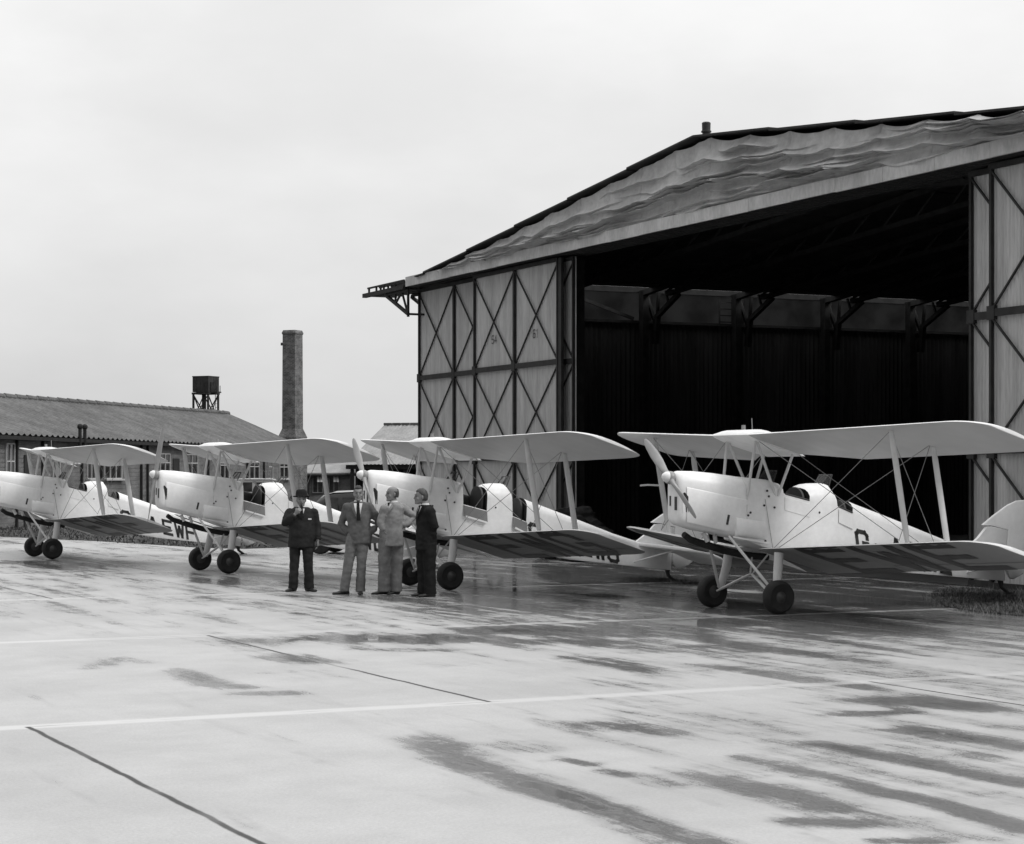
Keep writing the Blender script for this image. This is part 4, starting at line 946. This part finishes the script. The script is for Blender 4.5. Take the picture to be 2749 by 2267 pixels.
def head(b, c, yaw, tilt=0, sc=1.):
    c = Vector(c)
    def T(v): v = Vector(v)*sc; ct, st = math.cos(tilt), math.sin(tilt); v = Vector((v.x, v.y*ct-v.z*st*-1, v.z*ct-v.y*st*-1*-1)) if tilt else v; return c+rotz(v, yaw)
    # face looks along -y; z from chin (-.12) to crown (+.12)
    prof = [(-.118,.020,.022,-.062),(-.108,.036,.040,-.052),(-.085,.052,.062,-.030),(-.055,.061,.078,-.013),(-.02,.068,.090,-.003),(.02,.073,.096,.0),(.055,.075,.097,.003),(.085,.069,.086,.006),(.105,.053,.066,.008),(.118,.030,.038,.010),(.122,.008,.01,.01)]
    rings = []
    for z, rx, ry, oy in prof:
        rings.append([T((rx*math.cos(a), oy+ry*math.sin(a)*(1.0 if math.sin(a) > 0 else .97), z)) for a in [2*math.pi*k/20 for k in range(20)]])
    b.loft(rings)
    b.tube([T((0,-.092,.022)), T((0,-.108,-.012)), T((0,-.112,-.026)), T((0,-.095,-.036))], [.010,.014,.016,.012], 8)      # nose
    b.tube([T((-.045,-.083,.034)), T((0,-.096,.038)), T((.045,-.083,.034))], [.011,.013,.011], 8)                          # brow
    b.tube([T((-.022,-.089,-.062)), T((0,-.096,-.063)), T((.022,-.089,-.062))], [.007,.010,.007], 8)                       # lips
    b.ball(T((0,-.088,-.098)), .020*sc, 10)
    for sx in (-1, 1):
        b.ball(T((sx*.044,-.060,-.03)), (.022*sc,.022*sc,.026*sc), 10); b.ball(T((sx*.074,.012,-.005)), (.012*sc,.02*sc,.033*sc), 10)
    return T
def person(label, pos, q):
    o = thing('person', label, 'person', pos, 0, 'men standing in front of the biplanes')
    ty, hy = q['yaw'], q['hyaw']; hc = Vector(q['head']); sc = q.get('hsc', 1.)
    body = MB(); T = head(body, hc, hy, 0, sc)
    nb = Vector(q['neck']); body.tube([hc+Vector((0,.01,-.05)), nb+Vector((0,.01,.02)), nb+Vector((0,.01,-.06))], [.052,.056,.075], 14)
    sec = q['torso']       # (x, y, z, rx, ry) from hem to shoulders
    body.loft([oval(s[:3], s[3]*.78, s[4]*.72, ty) for s in sec])
    jk = MB(); jk.loft([oval(s[:3], s[3], s[4], ty, 28, .85) for s in sec])
    for arm in q['arms']:
        sh, el, wr = [Vector(p) for p in arm['p']]
        body.tube([sh, sh.lerp(el,.5), el, el.lerp(wr,.4), wr], [.048,.045,.04,.036,.027], 12); hand(body, wr, arm['d'], arm['n'], 1., arm.get('c', .6))
        cu = el.lerp(wr, .93)
        jk.ball(sh, (.078,.078,.07), 14); jk.tube([sh, sh.lerp(el,.5)+Vector((0,0,-.004)), el, el.lerp(wr,.45), cu], [.078,.070,.066,.062,.056], 16)
    for lg in q['legs']:
        hp_, kn, an = [Vector(p) for p in lg['p']]; body.tube([hp_, kn, an+Vector((0,0,-.02))], [.08,.055,.042], 12)
    link('body', remesh(body, 'body', M['skin'], .0075, 1), o)
    link('jacket', remesh(jk, 'jacket', M[q['jm']], .014, 3, .010, 7., q['seed']), o)
    tr = MB(); hx, hy_, hz, rx, ry = q['hips']
    tr.loft([oval((hx,hy_,hz-.12), rx*.9, ry*.92, ty), oval((hx,hy_,hz-.05), rx, ry, ty), oval((hx,hy_,hz+.08), rx*.98, ry*.98, ty), oval((hx,hy_,hz+.2), rx*.9, ry*.9, ty)])
    for lg in q['legs']:
        hp_, kn, an = [Vector(p) for p in lg['p']]; wd = lg.get('w', 1.)
        cuff = an+Vector((0,0,-.035))
        pts = [hp_+Vector((0,0,.03)), hp_.lerp(kn,.5), kn, kn.lerp(an,.5), cuff]; rr = [.118,.108,.094,.093,.097]
        tr.loft([oval(p, r*wd, r*1.02, lg.get('yaw', ty), 20, .9) for p, r in zip(pts, rr)])
    link('trousers', remesh(tr, 'trousers', M[q['tm']], .013, 2, .011, 6., q['seed']+3), o)
    for lg in q['legs']:
        an = Vector(lg['p'][2]); f = rotz((0,-1,0), lg['toe']); s_ = f.cross(Vector((0,0,1))); b0 = Vector((an.x, an.y, 0))
        def shoe(b):
            rings = []
            for dx, w_, h in ((-.085,.022,.06),(-.075,.034,.085),(-.03,.038,.095),(.03,.040,.085),(.09,.046,.062),(.14,.047,.05),(.18,.038,.04),(.20,.02,.03)):
                c = b0+f*dx; rings.append([c+s_*(w_*math.cos(a))+Vector((0,0,.003+max(0, h*(.5+.5*math.sin(a))))) for a in [2*math.pi*k/14 for k in range(14)]])
            b.loft(rings)
        part('shoe', o, shoe, M['shoe'], True)
    # shirt front, tie, lapels follow the chest
    zc, za, hwid = q['vee']
    def chest(z, u, off):
        for a, c in zip(sec, sec[1:]):
            if a[2] <= z <= c[2]: k = (z-a[2])/(c[2]-a[2]); break
        else: a = c = sec[-1]; k = 0
        v = [a[i]+(c[i]-a[i])*k for i in range(5)]; rx_, ry_ = v[3]+off, v[4]+off
        u = max(-.95, min(.95, u/rx_)); a_ = -math.pi/2+math.asin(u); ca, sa = math.cos(a_), math.sin(a_)
        return Vector(v[:3])+rotz((rx_*math.copysign(abs(ca)**.85, ca), ry_*math.copysign(abs(sa)**.85, sa), 0), ty)
    def vee(b, f0, f1, off, zt=zc, zb=za, n=12):
        rows = []
        for i in range(n+1):
            k = i/n; z = zb+(zt-zb)*k; rows.append([chest(z, f0(k)+(f1(k)-f0(k))*j/6, off) for j in range(7)])
        b.loft(rows, False, closed=False)
    sh_ = part('shirt', o, lambda b: (vee(b, lambda k: -hwid*k-.004, lambda k: hwid*k+.004, .014), b.loft([oval(nb+Vector((0,.008,z)), r, r*1.02, ty, 20) for z, r in ((-.035,.078),(-.01,.071),(.022,.062),(.024,.056),(-.03,.056))], False)), M['shirt'], True)
    part('tie', o, lambda b: (vee(b, lambda k: -.024+.010*k, lambda k: .024-.010*k, .022), b.ball(chest(zc, 0, .022), (.018,.016,.02), 8)), M[q.get('tie', 'suitblack')], True)
    for sx in (-1, 1):
        part('lapel', o, lambda b: vee(b, lambda k: sx*(hwid*k), lambda k: sx*(hwid*k+(.004+.066*k if k < .78 else .055-.16*(k-.78))), .021), M[q['jm']], True)
    # hair, eyes, mouth
    bald = q.get('bald'); hl = q.get('hairline', .055)
    def hair(b):
        rings = []
        for i in range(12):
            z = .142-.018*i; k = math.sqrt(max(.09, 1-((z-.015)/.131)**2)) if z > .015 else 1-.10*((.015-z)/.07)**2; ring = []
            for j in range(28):
                a = 2*math.pi*j/28; fr = -math.sin(a)       # 1 = towards the face
                lim = hl if fr > .5 else (hl+(.5-fr)/.4*(.028-hl) if fr > .1 else (.028 if fr > -.3 else max(-.065, .028-(-.3-fr)*.5)))   # hairline drops towards the ears and nape
                keep = 1. if z > lim else .80
                if bald and z > .045 and fr > -.75: keep = .80
                rg = 1+.035*mnoise.noise(Vector((a*2.5, z*30, q['seed'])))
                ring.append(T((.083*k*math.cos(a)*keep*rg, .008+.106*k*math.sin(a)*keep*rg+(-.008 if keep == 1. and fr > .4 else 0), z-(.03 if bald and z > .1 else 0))))
            rings.append(ring)
        b.loft(rings)
    part('hair', o, hair, M[q['hm']], True, ang=80)
    part('eyes', o, lambda b: [b.ball(T((sx*.031,-.083,.014)), (.013,.008,.008), 8) for sx in (-1, 1)] + [b.tube([T((sx*.05,-.082,.040)), T((sx*.018,-.094,.042))], .006, 6) for sx in (-1, 1)], M['hair'], True)
    part('mouth', o, lambda b: b.tube([T((-.024,-.094,-.060)), T((0,-.104,-.064)), T((.024,-.094,-.060))], .0045, 6), M['white' if False else 'leather'], True)
    return o, T, chest

# man 1: dark suit, felt hat, hand to his pipe
o1, T1, C1 = person('man in dark suit and felt hat holding a pipe to his mouth', (-3.57, 34.4, 0), dict(
    yaw=R(6), hyaw=R(8), head=(.02,-.03,1.545), neck=(.02,0,1.42), seed=1, jm='suitdark', tm='suitdark', hm='hairgrey', hsc=.98,
    torso=[(.02,.0,.745,.225,.165),(.025,-.01,.95,.222,.175),(.025,-.02,1.12,.215,.165),(.02,-.01,1.28,.222,.145),(.02,0,1.37,.205,.12),(.02,.0,1.425,.12,.09)],
    arms=[dict(p=[(-.185,.0,1.34),(-.245,-.12,1.16),(-.055,-.26,1.315)], d=(.55,-.1,.6), n=(.3,.8,.2), c=1.0),
          dict(p=[(.225,.0,1.34),(.285,.03,1.08),(.30,-.04,.86)], d=(-.02,-.1,-1), n=(-1,0,0), c=.5)],
    hips=(.02,.0,.86,.185,.14), legs=[dict(p=[(-.085,0,.84),(-.10,.0,.47),(-.125,.0,.085)], toe=R(-28), w=.86), dict(p=[(.12,0,.84),(.135,.0,.47),(.145,.0,.085)], toe=R(42), w=.86)],
    vee=(1.40,1.24,.045), tie='suitblack'))
def hat(b):
    b.lathe(T1((0,.004,.055)), (0,.10,1), [(.142,.0),(.145,.006),(.105,.012),(.098,.02),(.096,.06),(.088,.10),(.07,.118),(.03,.112),(.005,.108)], 28)
part('felt_hat', o1, hat, M['felt'], True)
part('pocket_handkerchief', o1, lambda b: b.box(C1(1.225, .125, .012), (.028, .006, .012), Matrix.Rotation(R(6), 3, 'Z')), M['shirt'])
pm = MB(); pp = T1((.01,-.105,-.062)); pm.tube([pp, pp+Vector((.0,-.05,-.02)), pp+Vector((-.005,-.075,-.035))], .006, 6); pm.lathe(pp+Vector((-.005,-.08,-.055)), (0,-.1,1), [(.012,0),(.018,.015),(.018,.045),(.012,.046)], 12)
pb = link('smoking_pipe', pm.mesh('smoking_pipe', M['dark'], True), None, Vector((-3.57, 34.4, 0))); tag(pb, 'dark smoking pipe held at the mouth of the man in the hat', 'pipe')
# man 2: grey jacket, pale flannels, hands in pockets
person('smiling man in grey jacket and pale flannels with both hands in pockets', (-2.567, 33.5, 0), dict(
    yaw=R(4), hyaw=R(4), head=(.045,-.02,1.655), neck=(.04,0,1.53), seed=12, jm='suitgrey', tm='trgrey', hm='hair', hairline=.075,
    torso=[(.075,.0,.84,.185,.15),(.07,-.0,1.0,.195,.155),(.055,-.01,1.14,.182,.15),(.045,-.01,1.30,.20,.145),(.04,0,1.44,.205,.125),(.04,0,1.49,.17,.105),(.04,.0,1.53,.10,.085)],
    arms=[dict(p=[(-.135,.0,1.445),(-.245,.05,1.165),(-.11,-.03,1.0)], d=(.3,-.3,-1), n=(1,0,0), c=.3),
          dict(p=[(.215,.0,1.445),(.41,.06,1.17),(.20,-.03,1.0)], d=(-.5,-.2,-1), n=(-1,0,0), c=.3)],
    hips=(.03,.0,.95,.18,.14), legs=[dict(p=[(-.055,0,.92),(-.12,-.02,.50),(-.19,.0,.085)], toe=R(-68), w=.86), dict(p=[(.115,0,.92),(.095,-.02,.50),(.075,.0,.085)], toe=R(4), w=.84)],
    vee=(1.505,1.22,.062)))
# man 3: pale double-breasted suit, hand on hip, facing left
person('balding man in pale double breasted jacket with hand on hip facing left', (-1.985, 33.5, 0), dict(
    yaw=R(-42), hyaw=R(-66), head=(.02,-.01,1.652), neck=(.045,0,1.52), seed=23, jm='suitlight', tm='trlight', hm='hairgrey', bald=True,
    torso=[(-.005,.0,.80,.215,.165),(.0,0,.95,.21,.165),(.0,-.01,1.12,.195,.155),(.015,-.01,1.30,.205,.155),(.045,0,1.43,.20,.13),(.045,0,1.48,.165,.105),(.045,.0,1.52,.09,.08)],
    arms=[dict(p=[(.175,.09,1.43),(.40,.10,1.265),(.175,-.03,1.12)], d=(-1,-.3,-.25), n=(-.3,0,-1), c=.5),
          dict(p=[(-.10,-.12,1.42),(-.17,-.12,1.18),(-.11,-.10,1.06)], d=(.4,.0,-1), n=(1,0,0), c=.4)],
    hips=(.0,.0,.92,.18,.15), legs=[dict(p=[(-.09,-.03,.90),(-.115,-.03,.48),(-.125,-.02,.085)], toe=R(-78), w=.98, yaw=R(-40)), dict(p=[(.085,.05,.90),(.085,.05,.48),(.075,.05,.085)], toe=R(-40), w=1.02, yaw=R(-40))],
    vee=(1.495,1.27,.055)))
# man 4: navy suit, seen from his left side
person('young man in black suit standing in profile beside the biplane wheel', (-1.40, 32.9, 0), dict(
    yaw=R(-62), hyaw=R(-82), head=(-.065,0,1.612), neck=(.0,.0,1.485), seed=34, jm='suitblack', tm='suitblack', hm='hairmid', hairline=.07,
    torso=[(.01,.0,.755,.175,.165),(.02,0,.95,.185,.16),(.02,-.0,1.12,.18,.155),(.015,-.0,1.27,.185,.155),(.025,0,1.38,.18,.13),(.02,0,1.44,.15,.105),(.01,.0,1.485,.09,.08)],
    arms=[dict(p=[(.075,-.16,1.385),(.175,-.18,1.12),(.12,-.09,.95)], d=(-.3,.1,-1), n=(-1,0,0), c=.4),
          dict(p=[(-.04,.16,1.385),(.0,.24,1.12),(-.06,.15,.98)], d=(-.3,-.1,-1), n=(1,0,0), c=.4)],
    hips=(.01,.0,.87,.165,.15), legs=[dict(p=[(-.04,.05,.85),(-.04,.05,.46),(-.03,.06,.085)], toe=R(-85), w=.95, yaw=R(-62)), dict(p=[(.07,-.06,.85),(.075,-.06,.46),(.085,-.05,.085)], toe=R(-70), w=.95, yaw=R(-62))],
    vee=(1.46,1.26,.05)))
